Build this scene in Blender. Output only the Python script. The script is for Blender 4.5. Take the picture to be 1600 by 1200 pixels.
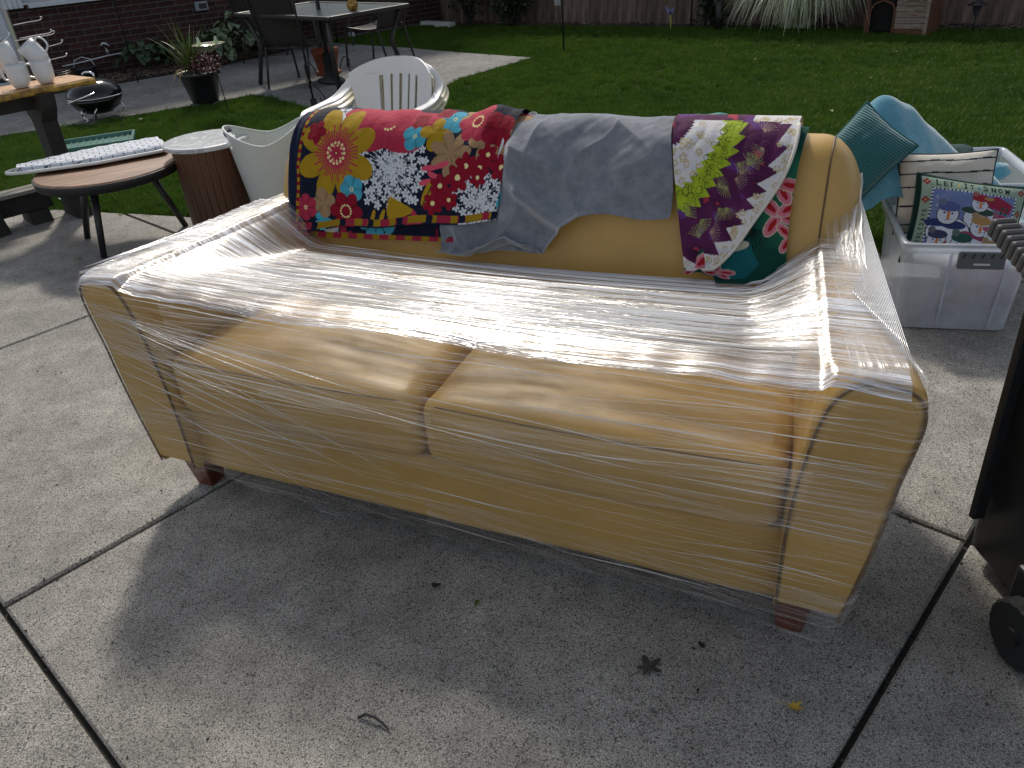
import bpy, bmesh, math, random
import numpy as np
from mathutils import Vector, Matrix, Euler
random.seed(7); rng = np.random.default_rng(7)
PI = math.pi
S = bpy.context.scene; COL = S.collection
for o in list(bpy.data.objects): bpy.data.objects.remove(o)

# ------------------------------------------------------------------ camera
FPX, PITCH, ROLL, HCAM = 1230.0, math.radians(31.0), math.radians(-5.0), 1.45
cp, sp = math.cos(PITCH), math.sin(PITCH)
fwd = Vector((0, cp, -sp)); rt0 = Vector((1, 0, 0)); up0 = Vector((0, sp, cp))
cr, sr = math.cos(ROLL), math.sin(ROLL)
RT = rt0*cr + up0*sr; UP = -rt0*sr + up0*cr
cam_d = bpy.data.cameras.new('camera'); cam = bpy.data.objects.new('camera', cam_d); COL.objects.link(cam)
cam_d.sensor_width = 36.0; cam_d.lens = FPX/1600*36; cam_d.clip_end = 500; cam_d.clip_start = 0.05
m = Matrix.Identity(4)
for i in range(3):
    m[i][0] = RT[i]; m[i][1] = UP[i]; m[i][2] = -fwd[i]
m[2][3] = HCAM
cam.matrix_world = m
S.camera = cam
C0 = Vector((0, 0, HCAM))
def G(x, y, z=0.0):
    """point at height z seen at photo pixel (x, y) of 1600 x 1200"""
    d = fwd*FPX + RT*(x-800) - UP*(y-600)
    return C0 + d*((z-HCAM)/d.z)

# ------------------------------------------------------------------ light
SUN_EL, SUN_AZ = math.radians(44), math.radians(-10)      # azimuth from +Y towards +X
W = bpy.data.worlds.new('World'); S.world = W; W.use_nodes = True
wn = W.node_tree.nodes; wl = W.node_tree.links
for n_ in list(wn): wn.remove(n_)
wo = wn.new('ShaderNodeOutputWorld'); bg = wn.new('ShaderNodeBackground'); sky = wn.new('ShaderNodeTexSky')
sky.sky_type = 'NISHITA'; sky.sun_disc = False; sky.sun_elevation = SUN_EL; sky.sun_rotation = SUN_AZ
sky.dust_density = 1.5
bg.inputs[1].default_value = 0.125
hs = wn.new('ShaderNodeHueSaturation'); hs.inputs['Saturation'].default_value = 0.45      # thin high cloud
wl.new(sky.outputs[0], hs.inputs['Color']); wl.new(hs.outputs[0], bg.inputs[0]); wl.new(bg.outputs[0], wo.inputs[0])
sd = bpy.data.lights.new('sun', 'SUN'); sun = bpy.data.objects.new('sun', sd); COL.objects.link(sun)
sd.energy = 2.6; sd.angle = math.radians(5.5); sd.color = (1.0, 0.93, 0.82)
to_sun = Vector((math.sin(SUN_AZ)*math.cos(SUN_EL), math.cos(SUN_AZ)*math.cos(SUN_EL), math.sin(SUN_EL)))
sun.rotation_euler = to_sun.to_track_quat('Z', 'Y').to_euler(); sun.location = (0, 0, 10)
vs = S.view_settings; vs.view_transform = 'Standard'; vs.look = 'None'; vs.exposure = 0.22; vs.gamma = 1.0
vs.use_curve_mapping = False
S.render.engine = 'CYCLES'
S.cycles.transparent_max_bounces = 24; S.cycles.max_bounces = 8

# ------------------------------------------------------------------ materials
def ramp_node(nt, stops):
    r = nt.nodes.new('ShaderNodeValToRGB')
    el = r.color_ramp.elements
    while len(el) < len(stops): el.new(0.5)
    for e, (p, c) in zip(el, stops):
        e.position = p; e.color = (c[0], c[1], c[2], 1) if hasattr(c, '__len__') else (c, c, c, 1)
    return r
def new_mat(name):
    mt = bpy.data.materials.new(name); mt.use_nodes = True
    nt = mt.node_tree; b = nt.nodes['Principled BSDF']
    return mt, nt, b
def noise(nt, scale, detail=4, rough=0.6, vec=None, stretch=None, coord='Object'):
    tc = nt.nodes.new('ShaderNodeTexCoord'); n = nt.nodes.new('ShaderNodeTexNoise')
    n.inputs['Scale'].default_value = scale; n.inputs['Detail'].default_value = detail; n.inputs['Roughness'].default_value = rough
    src = vec if vec is not None else tc.outputs[coord]
    if stretch:
        mp = nt.nodes.new('ShaderNodeMapping'); mp.inputs['Scale'].default_value = stretch
        nt.links.new(src, mp.inputs[0]); src = mp.outputs[0]
    nt.links.new(src, n.inputs['Vector'])
    return n
def bump(nt, b, src, strength=0.3, dist=0.01):
    bp = nt.nodes.new('ShaderNodeBump'); bp.inputs['Strength'].default_value = strength; bp.inputs['Distance'].default_value = dist
    nt.links.new(src, bp.inputs['Height'])
    old = b.inputs['Normal'].links
    if old: nt.links.new(old[0].from_socket, bp.inputs['Normal'])
    nt.links.new(bp.outputs[0], b.inputs['Normal'])
    return bp
def mat(name, c1, c2=None, rough=0.6, scale=8, stretch=None, bmp=0.0, bscale=None, bdist=0.004, metal=0.0, coord='Object', lo=0.35, hi=0.65, sheen=0, vary=0.0, spec=0.5, trans=0):
    mt, nt, b = new_mat(name)
    b.inputs['Roughness'].default_value = rough; b.inputs['Metallic'].default_value = metal
    b.inputs['Specular IOR Level'].default_value = spec
    if c2 is None: c2 = tuple(x*0.8 for x in c1)
    n = noise(nt, scale, stretch=stretch, coord=coord)
    r = ramp_node(nt, [(lo, c1), (hi, c2)]); nt.links.new(n.outputs['Fac'], r.inputs[0])
    out = r.outputs[0]
    if vary:
        oi = nt.nodes.new('ShaderNodeObjectInfo'); hv = nt.nodes.new('ShaderNodeHueSaturation')
        mr = nt.nodes.new('ShaderNodeMapRange'); mr.inputs[3].default_value = 1-vary; mr.inputs[4].default_value = 1+vary
        nt.links.new(oi.outputs['Random'], mr.inputs[0]); nt.links.new(mr.outputs[0], hv.inputs['Value']); nt.links.new(out, hv.inputs['Color'])
        out = hv.outputs[0]
    nt.links.new(out, b.inputs['Base Color'])
    if sheen: b.inputs['Sheen Weight'].default_value = sheen; b.inputs['Sheen Roughness'].default_value = 0.4
    if bmp:
        nb = noise(nt, bscale or scale*4, stretch=stretch, coord=coord, detail=6)
        bump(nt, b, nb.outputs['Fac'], bmp, bdist)
    if trans: b.inputs['Transmission Weight'].default_value = trans
    return mt

def concrete_mat(name, light, dark, spk=300, stain=1.0, spot=0.8):
    mt, nt, b = new_mat(name); L = nt.links
    b.inputs['Roughness'].default_value = 0.85; b.inputs['Specular IOR Level'].default_value = 0.35
    tc = nt.nodes.new('ShaderNodeTexCoord'); geo = nt.nodes.new('ShaderNodeNewGeometry'); P = geo.outputs['Position']
    def nz(scale, det, stretch=None, rough=.6):
        return noise(nt, scale, det, rough, vec=P, stretch=stretch).outputs['Fac']
    big = ramp_node(nt, [(0.3, 0.60), (0.7, 1.08)]); L.new(nz(1.3, 5), big.inputs[0])
    mid = ramp_node(nt, [(0.34, 0.74), (0.66, 1.12)]); L.new(nz(9, 6, rough=.7), mid.inputs[0])
    fine = ramp_node(nt, [(0.38, dark), (0.52, tuple((a+c)/2 for a, c in zip(light, dark))), (0.72, light)]); L.new(nz(spk, 3, rough=.75), fine.inputs[0])
    v = nt.nodes.new('ShaderNodeTexVoronoi'); v.inputs['Scale'].default_value = spk*.85; L.new(P, v.inputs['Vector'])
    sep = nt.nodes.new('ShaderNodeSeparateColor'); L.new(v.outputs['Color'], sep.inputs[0])
    pit = ramp_node(nt, [(0.0, 0.30), (0.10, 0.55), (0.22, 1.0), (0.96, 1.0), (0.99, 1.35)]); L.new(sep.outputs[0], pit.inputs[0])
    st = ramp_node(nt, [(0.22, spot), (0.36, 1.0)]); L.new(nz(70, 5, rough=.65), st.inputs[0])
    cur = fine.outputs[0]
    for s_ in (big, mid, pit, st):
        mx = nt.nodes.new('ShaderNodeMix'); mx.data_type = 'RGBA'; mx.blend_type = 'MULTIPLY'; mx.inputs[0].default_value = 1.0 if s_ is not big else stain
        L.new(cur, mx.inputs[6]); L.new(s_.outputs[0], mx.inputs[7]); cur = mx.outputs[2]
    L.new(cur, b.inputs['Base Color'])
    mp = nt.nodes.new('ShaderNodeMapping'); mp.inputs['Rotation'].default_value = (0, 0, math.radians(-50)); mp.inputs['Scale'].default_value = (1, .25, 1); L.new(P, mp.inputs[0])
    br = noise(nt, 170, 3, vec=mp.outputs[0])
    bump(nt, b, nz(spk*.8, 4), 0.9, 0.004); bump(nt, b, br.outputs['Fac'], 0.5, 0.004)
    return mt

# ------------------------------------------------------------------ mesh helpers
def setp(o, label=None, cat=None, group=None, kind=None):
    if label: o['label'] = label
    if cat: o['category'] = cat
    if group: o['group'] = group
    if kind: o['kind'] = kind
    return o
def link(name, me, parent=None):
    o = bpy.data.objects.new(name, me); COL.objects.link(o)
    if parent is not None: o.parent = parent
    return o
def thing(name, label, cat, loc=(0, 0, 0), rz=0, group=None):
    o = link(name, None); o.empty_display_size = 0.05
    o.location = loc; o.rotation_euler = (0, 0, rz)
    return setp(o, label, cat, group)
def copy_tree(o, parent=None):
    c = o.copy(); COL.objects.link(c)
    if parent is not None: c.parent = parent
    for ch in list(o.children): copy_tree(ch, c)
    return c
def frame(ax, hint=Vector((0, 0, 1))):
    ax = ax.normalized()
    if abs(ax.dot(hint)) > .97: hint = Vector((1, 0, 0))
    a = ax.cross(hint).normalized(); b = a.cross(ax).normalized()
    return a, b
class MB:
    def __init__(s): s.v = []; s.f = []
    def add(s, vs_, fs): 
        k = len(s.v); s.v += [tuple(x) for x in vs_]; s.f += [tuple(i+k for i in f) for f in fs]; return s
    def box(s, c, size, rot=None):
        c = Vector(c); h = Vector(size)/2; R = rot if rot is not None else Matrix.Identity(3)
        if isinstance(R, (int, float)): R = Matrix.Rotation(R, 3, 'Z')
        vs_ = [c + R @ Vector((h.x*i, h.y*j, h.z*k)) for k in (-1, 1) for j in (-1, 1) for i in (-1, 1)]
        return s.add(vs_, [(0, 2, 3, 1), (4, 5, 7, 6), (0, 1, 5, 4), (2, 6, 7, 3), (0, 4, 6, 2), (1, 3, 7, 5)])
    def bar(s, p0, p1, w, t, hint=Vector((0, 0, 1)), w1=None, t1=None):
        p0, p1 = Vector(p0), Vector(p1); a, b = frame(p1-p0, hint); w1 = w if w1 is None else w1; t1 = t if t1 is None else t1
        vs_ = [p + a*(i*ww/2) + b*(j*tt/2) for p, ww, tt in ((p0, w, t), (p1, w1, t1)) for i, j in ((-1, -1), (1, -1), (1, 1), (-1, 1))]
        return s.add(vs_, [(3, 2, 1, 0), (4, 5, 6, 7), (0, 1, 5, 4), (1, 2, 6, 5), (2, 3, 7, 6), (3, 0, 4, 7)])
    def tube(s, pts, r, seg=8, closed=False, caps=True, flat=1.0):
        pts = [Vector(p) for p in pts]; n = len(pts); rs = r if hasattr(r, '__len__') else [r]*n
        k = len(s.v); pa = None
        for i, p in enumerate(pts):
            if closed: t = pts[(i+1) % n]-pts[i-1]
            else: t = pts[min(i+1, n-1)]-pts[max(i-1, 0)]
            t.normalize()
            if pa is None: a, b = frame(t)
            else:
                a = (pa - t*pa.dot(t)).normalized(); b = a.cross(t)*-1
            pa = a; b = t.cross(a)
            for j in range(seg):
                th = 2*PI*j/seg
                s.v.append(tuple(p + (a*math.cos(th) + b*math.sin(th)*flat)*rs[i]))
        m_ = n if closed else n-1
        for i in range(m_):
            i2 = (i+1) % n
            for j in range(seg):
                j2 = (j+1) % seg
                s.f.append((k+i*seg+j, k+i*seg+j2, k+i2*seg+j2, k+i2*seg+j))
        if caps and not closed:
            s.f.append(tuple(k+j for j in reversed(range(seg)))); s.f.append(tuple(k+(n-1)*seg+j for j in range(seg)))
        return s
    def lathe(s, prof, seg=24, c=(0, 0, 0), sx=1, sy=1, caps=True):
        k = len(s.v); c = Vector(c)
        for r, z in prof:
            for j in range(seg):
                th = 2*PI*j/seg; s.v.append((c.x+r*sx*math.cos(th), c.y+r*sy*math.sin(th), c.z+z))
        for i in range(len(prof)-1):
            for j in range(seg):
                j2 = (j+1) % seg; s.f.append((k+i*seg+j, k+i*seg+j2, k+(i+1)*seg+j2, k+(i+1)*seg+j))
        if caps:
            s.f.append(tuple(k+j for j in reversed(range(seg)))); s.f.append(tuple(k+(len(prof)-1)*seg+j for j in range(seg)))
        return s
    def prism(s, poly, z0, z1, ch=0.0):
        n = len(poly); c = Vector((sum(p[0] for p in poly)/n, sum(p[1] for p in poly)/n))
        def ins(p, d):
            q = Vector((p[0], p[1])); return q + (c-q).normalized()*d
        rings = [[(p[0], p[1], z0) for p in poly], [(p[0], p[1], z1-ch) for p in poly]]
        if ch: rings.append([(*ins(p, ch*1.4), z1) for p in poly])
        vs_ = [v for r in rings for v in r]; fs = [tuple(reversed(range(n)))]
        for q in range(len(rings)-1):
            for j in range(n): fs.append((q*n+j, q*n+(j+1) % n, (q+1)*n+(j+1) % n, (q+1)*n+j))
        fs.append(tuple(range((len(rings)-1)*n, len(rings)*n)))
        return s.add(vs_, fs)
    def blade(s, base, tip, w, droop=0.3, seg=4, side=None):
        base, tip = Vector(base), Vector(tip); d = tip-base
        sd_ = side if side is not None else d.cross(Vector((0, 0, 1)))
        if sd_.length < 1e-6: sd_ = Vector((1, 0, 0))
        sd_ = sd_.normalized(); k = len(s.v); L_ = d.length
        for i in range(seg+1):
            t = i/seg; p = base.lerp(tip, t); p.z += droop*L_*4*t*(1-t)*.5 
            ww = w*(1-t**2)*(.6+.8*t if t < .5 else 1) + w*.04
            s.v += [tuple(p-sd_*ww/2), tuple(p+sd_*ww/2)]
        for i in range(seg): s.f.append((k+2*i, k+2*i+1, k+2*i+3, k+2*i+2))
        return s
    def build(s, name, material, parent=None, smooth=False, bevel=0, loc=None, rz=None, seg=2):
        me = bpy.data.meshes.new(name); me.from_pydata(s.v, [], s.f); me.validate(); me.update()
        if material: me.materials.append(material)
        if smooth: me.polygons.foreach_set('use_smooth', [True]*len(me.polygons))
        o = link(name, me, parent)
        if loc is not None: o.location = loc
        if rz is not None: o.rotation_euler = (0, 0, rz)
        if bevel:
            bm = o.modifiers.new('bevel', 'BEVEL'); bm.width = bevel; bm.segments = seg; bm.limit_method = 'ANGLE'; bm.angle_limit = math.radians(40)
            if smooth is False: pass
        return o
def grid_obj(name, P, material, parent=None, uv=None, col=None, closed_u=False, flip=False, smooth=True):
    """P: array (nu, nv, 3)"""
    nu, nv = P.shape[:2]; me = bpy.data.meshes.new(name)
    I = np.arange(nu*nv).reshape(nu, nv)
    if closed_u: I = np.vstack([I, I[:1]])
    q = np.stack([I[:-1, :-1], I[1:, :-1], I[1:, 1:], I[:-1, 1:]], -1).reshape(-1, 4)
    if flip: q = q[:, ::-1]
    nf = len(q)
    me.vertices.add(nu*nv); me.vertices.foreach_set('co', np.ascontiguousarray(P, dtype=np.float32).reshape(-1))
    me.loops.add(nf*4); me.loops.foreach_set('vertex_index', q.reshape(-1).astype(np.int32))
    me.polygons.add(nf); me.polygons.foreach_set('loop_start', np.arange(0, nf*4, 4, dtype=np.int32))
    me.polygons.foreach_set('loop_total', np.full(nf, 4, dtype=np.int32))
    me.update(calc_edges=True)
    if smooth: me.polygons.foreach_set('use_smooth', np.ones(nf, dtype=bool))
    if uv is not None:
        l = me.uv_layers.new(name='UVMap'); l.data.foreach_set('uv', uv.reshape(-1, 2)[q.reshape(-1)].astype(np.float32).reshape(-1))
    if col is not None:
        a = me.color_attributes.new('Col', 'FLOAT_COLOR', 'POINT')
        c4 = np.ones((nu*nv, 4), dtype=np.float32); c4[:, :3] = col.reshape(-1, 3)
        a.data.foreach_set('color', c4.reshape(-1))
    if material: me.materials.append(material)
    return link(name, me, parent)
def rbox(name, size, r, material, parent=None, n=10, fn=None, loc=(0, 0, 0), rz=0):
    """soft box: every face subdivided, corners rounded, optional deform fn(np Nx3)"""
    bm = bmesh.new(); bmesh.ops.create_cube(bm, size=2.0)
    bmesh.ops.subdivide_edges(bm, edges=bm.edges[:], cuts=n, use_grid_fill=True)
    h = np.array(size)/2; co = np.array([v.co[:] for v in bm.verts])
    co = np.sign(co)*np.abs(co)**0.8   # more loops towards the corners
    p = co*h; q = np.clip(p, -(h-r), h-r); d = p-q; ln = np.linalg.norm(d, axis=1, keepdims=True); ln[ln == 0] = 1
    m_ = np.max(np.abs(d), axis=1, keepdims=True)
    p = q + d/ln*np.minimum(m_, r)*1.0
    if fn is not None: p = fn(p)
    for v, c_ in zip(bm.verts, p): v.co = c_
    me = bpy.data.meshes.new(name); bm.to_mesh(me); bm.free()
    me.polygons.foreach_set('use_smooth', [True]*len(me.polygons)); me.materials.append(material)
    o = link(name, me, parent); o.location = loc; o.rotation_euler = (0, 0, rz); return o
def vnoise(x, y, seed=0, oct=4):
    """cheap smooth noise from summed sines, arrays ok"""
    r = np.random.default_rng(seed); out = 0; amp = 1; f = 1.0
    for o_ in range(oct):
        for k in range(4):
            th = r.uniform(0, 2*PI); ph = r.uniform(0, 2*PI)
            out = out + amp*np.sin((x*math.cos(th)+y*math.sin(th))*f*r.uniform(.8, 1.3)*2*PI+ph)
        amp *= .5; f *= 2
    return out/4
def catmull(pts, n):
    P = np.array(pts, float); P = np.vstack([2*P[0]-P[1], P, 2*P[-1]-P[-2]]); out = []
    for i in range(1, len(P)-2):
        for t in np.linspace(0, 1, n, endpoint=False):
            p0, p1, p2, p3 = P[i-1], P[i], P[i+1], P[i+2]
            out.append(.5*((2*p1)+(-p0+p2)*t+(2*p0-5*p1+4*p2-p3)*t*t+(-p0+3*p1-3*p2+p3)*t**3))
    out.append(P[-2]); return np.array(out)
def clip_poly(poly, a, b, c):
    """keep a*x+b*y<=c"""
    out = []
    for i in range(len(poly)):
        p, q = poly[i], poly[(i+1) % len(poly)]
        dp, dq = a*p[0]+b*p[1]-c, a*q[0]+b*q[1]-c
        if dp <= 0: out.append(p)
        if (dp < 0) != (dq < 0) and abs(dp-dq) > 1e-9:
            t = dp/(dp-dq); out.append((p[0]+(q[0]-p[0])*t, p[1]+(q[1]-p[1])*t))
    return out
def in_poly(x, y, poly):
    c = np.zeros_like(x, dtype=bool); n = len(poly)
    for i in range(n):
        x1, y1 = poly[i]; x2, y2 = poly[(i+1) % n]
        c ^= ((y1 > y) != (y2 > y)) & (x < (x2-x1)*(y-y1)/(y2-y1+1e-12)+x1)
    return c

# ------------------------------------------------------------------ shared materials
m_conc = concrete_mat('concrete', (.70, .67, .60), (.115, .11, .10))
m_path = concrete_mat('exposed aggregate', (.46, .455, .43), (.12, .117, .112), spk=130, spot=.9)
m_black = mat('black paint', (.010, .010, .011), (.016, .016, .017), rough=.45, scale=20, bmp=.1)
m_soil = mat('soil', (.03, .024, .018), (.012, .01, .008), rough=1, scale=30, bmp=.6)
m_white = mat('white plastic', (.74, .74, .72), (.68, .68, .65), rough=.35, scale=5, bmp=.03, bscale=60)
m_dirtwhite = mat('white trim paint', (.62, .66, .70), (.5, .54, .58), rough=.5, scale=3)
m_chrome = mat('chrome', (.8, .8, .8), (.7, .7, .7), rough=.12, metal=1.0)
m_darkmetal = mat('bronze painted metal', (.035, .030, .027), (.022, .02, .018), rough=.4, scale=10)
m_iron = mat('wrought iron', (.012, .012, .012), (.02, .02, .02), rough=.5)
# ================================================================== SETTING
def edge_y(x): return 3.92 - .42*x                  # lawn edge of the patio
gp = MB().prism([(-60, -40), (60, -40), (60, 80), (-60, 80)], -.4, -.075)
setp(gp.build('ground', m_soil), kind='structure')
lawn_base = mat('lawn thatch', (.022, .035, .008), (.012, .018, .006), rough=1, scale=14, bmp=.4)
lp = [(-14, edge_y(-14)), (12, edge_y(12)), (14, 5), (14, 24), (-14, 24)]
setp(MB().prism(lp, -.07, -.03).build('lawn', lawn_base), kind='structure')

# concrete patio, slabs with open joints
patio = thing('patio', None, None); setp(patio, kind='structure')
a45 = math.radians(45); d1 = Vector((math.sin(a45), math.cos(a45))); d2 = Vector((math.cos(a45), -math.sin(a45)))
u1 = [-5.1, -3.35, -1.63, .10, 1.815, 3.52, 5.2, 6.9]; u2 = [-9.0, -7.2, -5.44, -3.72, -2.04, -.237, 1.5, 3.3, 5.0, 6.7]
gap = .007
for i in range(len(u1)-1):
    for j in range(len(u2)-1):
        q = [(u1[i]+gap, u2[j]+gap), (u1[i+1]-gap, u2[j]+gap), (u1[i+1]-gap, u2[j+1]-gap), (u1[i]+gap, u2[j+1]-gap)]
        poly = [tuple(d1*a+d2*b) for a, b in q]
        if Vector(poly[0]).cross(Vector(poly[1])) is None: pass
        poly = clip_poly(poly, .42, 1, 3.92)
        if len(poly) < 3: continue
        ar = sum(poly[k][0]*poly[(k+1) % len(poly)][1]-poly[(k+1) % len(poly)][0]*poly[k][1] for k in range(len(poly)))
        if ar < 0: poly = poly[::-1]
        if abs(ar) < .02: continue
        MB().prism(poly, -.07, random.uniform(-.0015, .0015), ch=.006).build('concrete_slab', m_conc, patio)
# ---- joint crud: dark grit filling the joint
jf = MB().prism([(-9, -8), (9, -8), (9, edge_y(9)), (-9, edge_y(-9))], -.0745, -.022)
jf.build('joint_filler', mat('joint tar', (.010, .010, .009), (.03, .028, .02), rough=.9, scale=60, bmp=.8), patio)

# walkway and rear patio of exposed aggregate
walk = [(-9.5, 6.05), (-4.6, 7.70), (-3.77, 8.02), (-2.9, 8.42), (-2.45, 8.70), (-2.2, 8.52), (-1.63, 7.70), (-1.05, 7.25), (-.62, 7.75), (-.25, 8.62), (.55, 9.52), (-.256, 10.35), (-1.0, 11.2), (-2.4, 12.6), (-3.4, 11.0), (-4.35, 10.32), (-9.5, 7.1)]
setp(MB().prism(walk, -.06, 0).build('walkway', m_path), kind='structure')

# house knee wall
WD = Vector((math.cos(math.radians(33)), math.sin(math.radians(33)), 0)); WN = Vector((math.sin(math.radians(33)), -math.cos(math.radians(33)), 0))
W0 = Vector((-6.28, 10.06, 0))+WD*.86 ; WL = 5.9
house = thing('house_wall', 'dark red brick house wall under pale siding, behind the kettle grill', 'house wall', W0, math.radians(33))
m_brick = mat('brick', (.052, .014, .012), (.022, .008, .008), rough=.9, scale=18, bmp=.5, vary=.45)
m_mortar = mat('mortar', (.12, .11, .10), (.08, .075, .07), rough=1, scale=25, bmp=.5)
MB().box((WL/2, .14, .42), (WL, .22, .98)).build('mortar_bed', m_mortar, house)
bme = None; cnt = 0; restb = MB()
for r in range(13):
    z = .03 + r*.0677 + .0285
    for k in range(-1, 32):
        x = k*.213 + (.1065 if r % 2 else 0) + .1
        x0, x1 = max(x-.1015, 0), min(x+.1015, WL)
        if x1-x0 < .02: continue
        if cnt < 300 and k >= 0 and x < 5.4 and r > 0:
            if x1-x0 < .2:
                o = MB().box((0, 0, 0), (x1-x0, .1, .057)).build('brick', m_brick, house)
            elif bme is None:
                o = MB().box((0, 0, 0), (.203, .1, .057)).build('brick', m_brick, house, bevel=.003, seg=1); bme = o
            else:
                o = bme.copy(); COL.objects.link(o)
            o.location = ((x0+x1)/2, .075+random.uniform(-.002, .002), z); cnt += 1
        else: restb.box(((x0+x1)/2, .075, z), (x1-x0, .1, .057))
setp(restb.build('brickwork', m_brick, house), kind='stuff')
m_siding = mat('pale vinyl siding', (.40, .43, .46), (.34, .37, .40), rough=.5, scale=3)
MB().box((WL/2+.12, -.02, .895), (WL-.2, .10, .05)).build('sill_board', m_dirtwhite, house, bevel=.004)
for k in range(19):
    MB().bar((.15, .05, .985+k*.12), (WL, .05, .985+k*.12), .03, .118, hint=Vector((0, 0, 1))).build('siding_board', m_siding, house)
# fluted corner trim hanging above the bricks and the white window beside it
ct = MB()
for k in range(4): ct.box((-.02+k*.055, .0, 1.73), (.05, .05+.02*(k % 2), 1.7))
ct.build('corner_trim', m_dirtwhite, house, bevel=.004)
win = thing('window', 'white framed house window at the far left edge, left of the brick wall', 'window', W0-WD*1.3, math.radians(33))
MB().box((.6, .12, 1.2), (1.3, .12, 2.3)).build('wall_panel', m_dirtwhite, win)
f = MB()
f.box((1.17, .03, 1.2), (.10, .08, 2.3)).box((.35, .03, 1.2), (.06, .06, 2.3))
for z in (.08, .48, .86, 2.3): f.box((.76, .02, z), (.76, .06, .05))
f.build('frame', m_dirtwhite, win, bevel=.004)
MB().box((.76, .045, 1.2), (.78, .01, 2.3)).build('pane', mat('window glass', (.03, .04, .045), (.02, .025, .03), rough=.06), win)
# outlet box, faucet, downspout
ob = thing('outlet_box', 'small grey outdoor outlet box on the dark bricks above the spiky potted plant', 'outlet box', W0+WD*(2.24)+WN*-.02, math.radians(33))
MB().box((0, -.01, .66), (.17, .07, .11)).build('housing', mat('grey metal box', (.25, .28, .30), (.2, .22, .24), rough=.5), ob, bevel=.008)
MB().box((.01, -.048, .66), (.10, .012, .06)).build('cover', m_black, ob, bevel=.003)
fa = thing('garden_faucet', 'pale garden faucet with a hose stub low on the brick wall', 'faucet', W0+WD*.91-Vector((0,0,.19)), math.radians(33))
MB().tube([(0, .02, .52), (0, -.05, .52), (0, -.09, .50), (0, -.10, .45)], .016, 8).build('spout', mat('pale brass', (.35, .32, .28), (.25, .22, .2), rough=.35, metal=.6), fa, smooth=True)
MB().tube([(-.045, -.06, .56), (-.015, -.075, .585), (.02, -.075, .57), (.045, -.06, .54)], .012, 6).build('handle', m_dirtwhite, fa, smooth=True)
MB().tube([(-.55, -.03, .385), (-.3, -.032, .40), (0, -.035, .43), (.3, -.03, .44), (.7, -.03, .45)], .008, 6).build('pipe', m_dirtwhite, fa, smooth=True)
# mulch beds
m_mulch = mat('bark mulch', (.13, .085, .06), (.05, .03, .022), rough=.95, scale=25, bmp=.5, vary=0)
def chips(name, label, poly, n, size=(.05, .02), z=0.0, mt=None):
    xs = [p[0] for p in poly]; ys = [p[1] for p in poly]; mb = MB(); k = 0
    px = rng.uniform(min(xs), max(xs), n*4); py = rng.uniform(min(ys), max(ys), n*4); ok = in_poly(px, py, poly)
    px, py = px[ok][:n], py[ok][:n]
    for x, y in zip(px, py):
        R = Euler((random.uniform(-.5, .5), random.uniform(-.5, .5), random.uniform(0, PI))).to_matrix()
        mb.box((x, y, z+random.uniform(0, .03)), (size[0]*random.uniform(.5, 1.5), size[1]*random.uniform(.6, 1.6), .009), R)
    o = mb.build(name, mt or m_mulch); return setp(o, label, None, None, 'stuff')
bed = [(-9.4, 7.15), (-4.35, 10.34), (-3.4, 11.02), (-2.5, 12.2), (-3.4, 12.0), (-6.2, 10.0), (-9.4, 8.0)]
setp(MB().prism(bed[::-1] if False else bed, -.05, .012).build('mulch_bed', m_soil), kind='structure')
m_chip = mat('bark chips', (.15, .11, .085), (.045, .03, .022), rough=.95, scale=9, coord='Object')
chips('bark_mulch', 'brown bark chips along the foot of the brick wall', bed, 5200, z=.012, mt=m_chip)

# fence
F0 = Vector((-3.2, 15.85, 0)); F1 = Vector((7.4, 7.55, 0)); FD = (F1-F0).normalized(); FL = (F1-F0).length
fence = thing('board_fence', 'tall weathered brown board fence along the back of the lawn', 'fence', F0, math.atan2(FD.y, FD.x))
m_fence = mat('weathered cedar', (.20, .14, .11), (.09, .064, .05), rough=.9, scale=6, stretch=(6, 6, .6), bmp=.4, vary=.28)
nb = int(FL/.147); first = None
for k in range(nb):
    if first is None: first = MB().box((0, 0, .895), (.1485, .018, 1.83)).build('fence_board', m_fence, fence); o = first
    else: o = first.copy(); COL.objects.link(o)
    o.location = (.07+k*.147, (-.005 if k % 2 else .005)+random.uniform(-.003, .003), random.uniform(-.015, .015)); o.rotation_euler = (0, random.uniform(-.006, .006), random.uniform(-.02, .02))
for z in (.35, 1.5): MB().box((FL/2, .04, z), (FL, .04, .09)).build('rail', m_fence, fence)
for k in range(0, 7): MB().box((k*2.2+.2, .09, .95), (.09, .09, 1.9)).build('post', m_fence, fence)
FN = Vector((-FD.y, FD.x, 0))*-1    # towards the camera
fb = [tuple((F0+FN*-.05).xy), tuple((F0+FN*.42).xy), tuple((F1+FN*.42).xy), tuple((F1+FN*-.05).xy)]
fb2 = [tuple((F0+FN*-.05+FD*0).xy), tuple((F0+FN*.34).xy), tuple((F1+FN*.34).xy), tuple((F1+FN*-.05).xy)]
ar = sum(fb2[k][0]*fb2[(k+1) % 4][1]-fb2[(k+1) % 4][0]*fb2[k][1] for k in range(4))
if ar < 0: fb2 = fb2[::-1]
setp(MB().prism(fb2, -.05, -.012).build('fence_bed', m_soil), kind='structure')
chips('fence_mulch', 'pale bark chips along the foot of the board fence', fb2, 3800, z=-.01, mt=m_chip)

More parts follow.
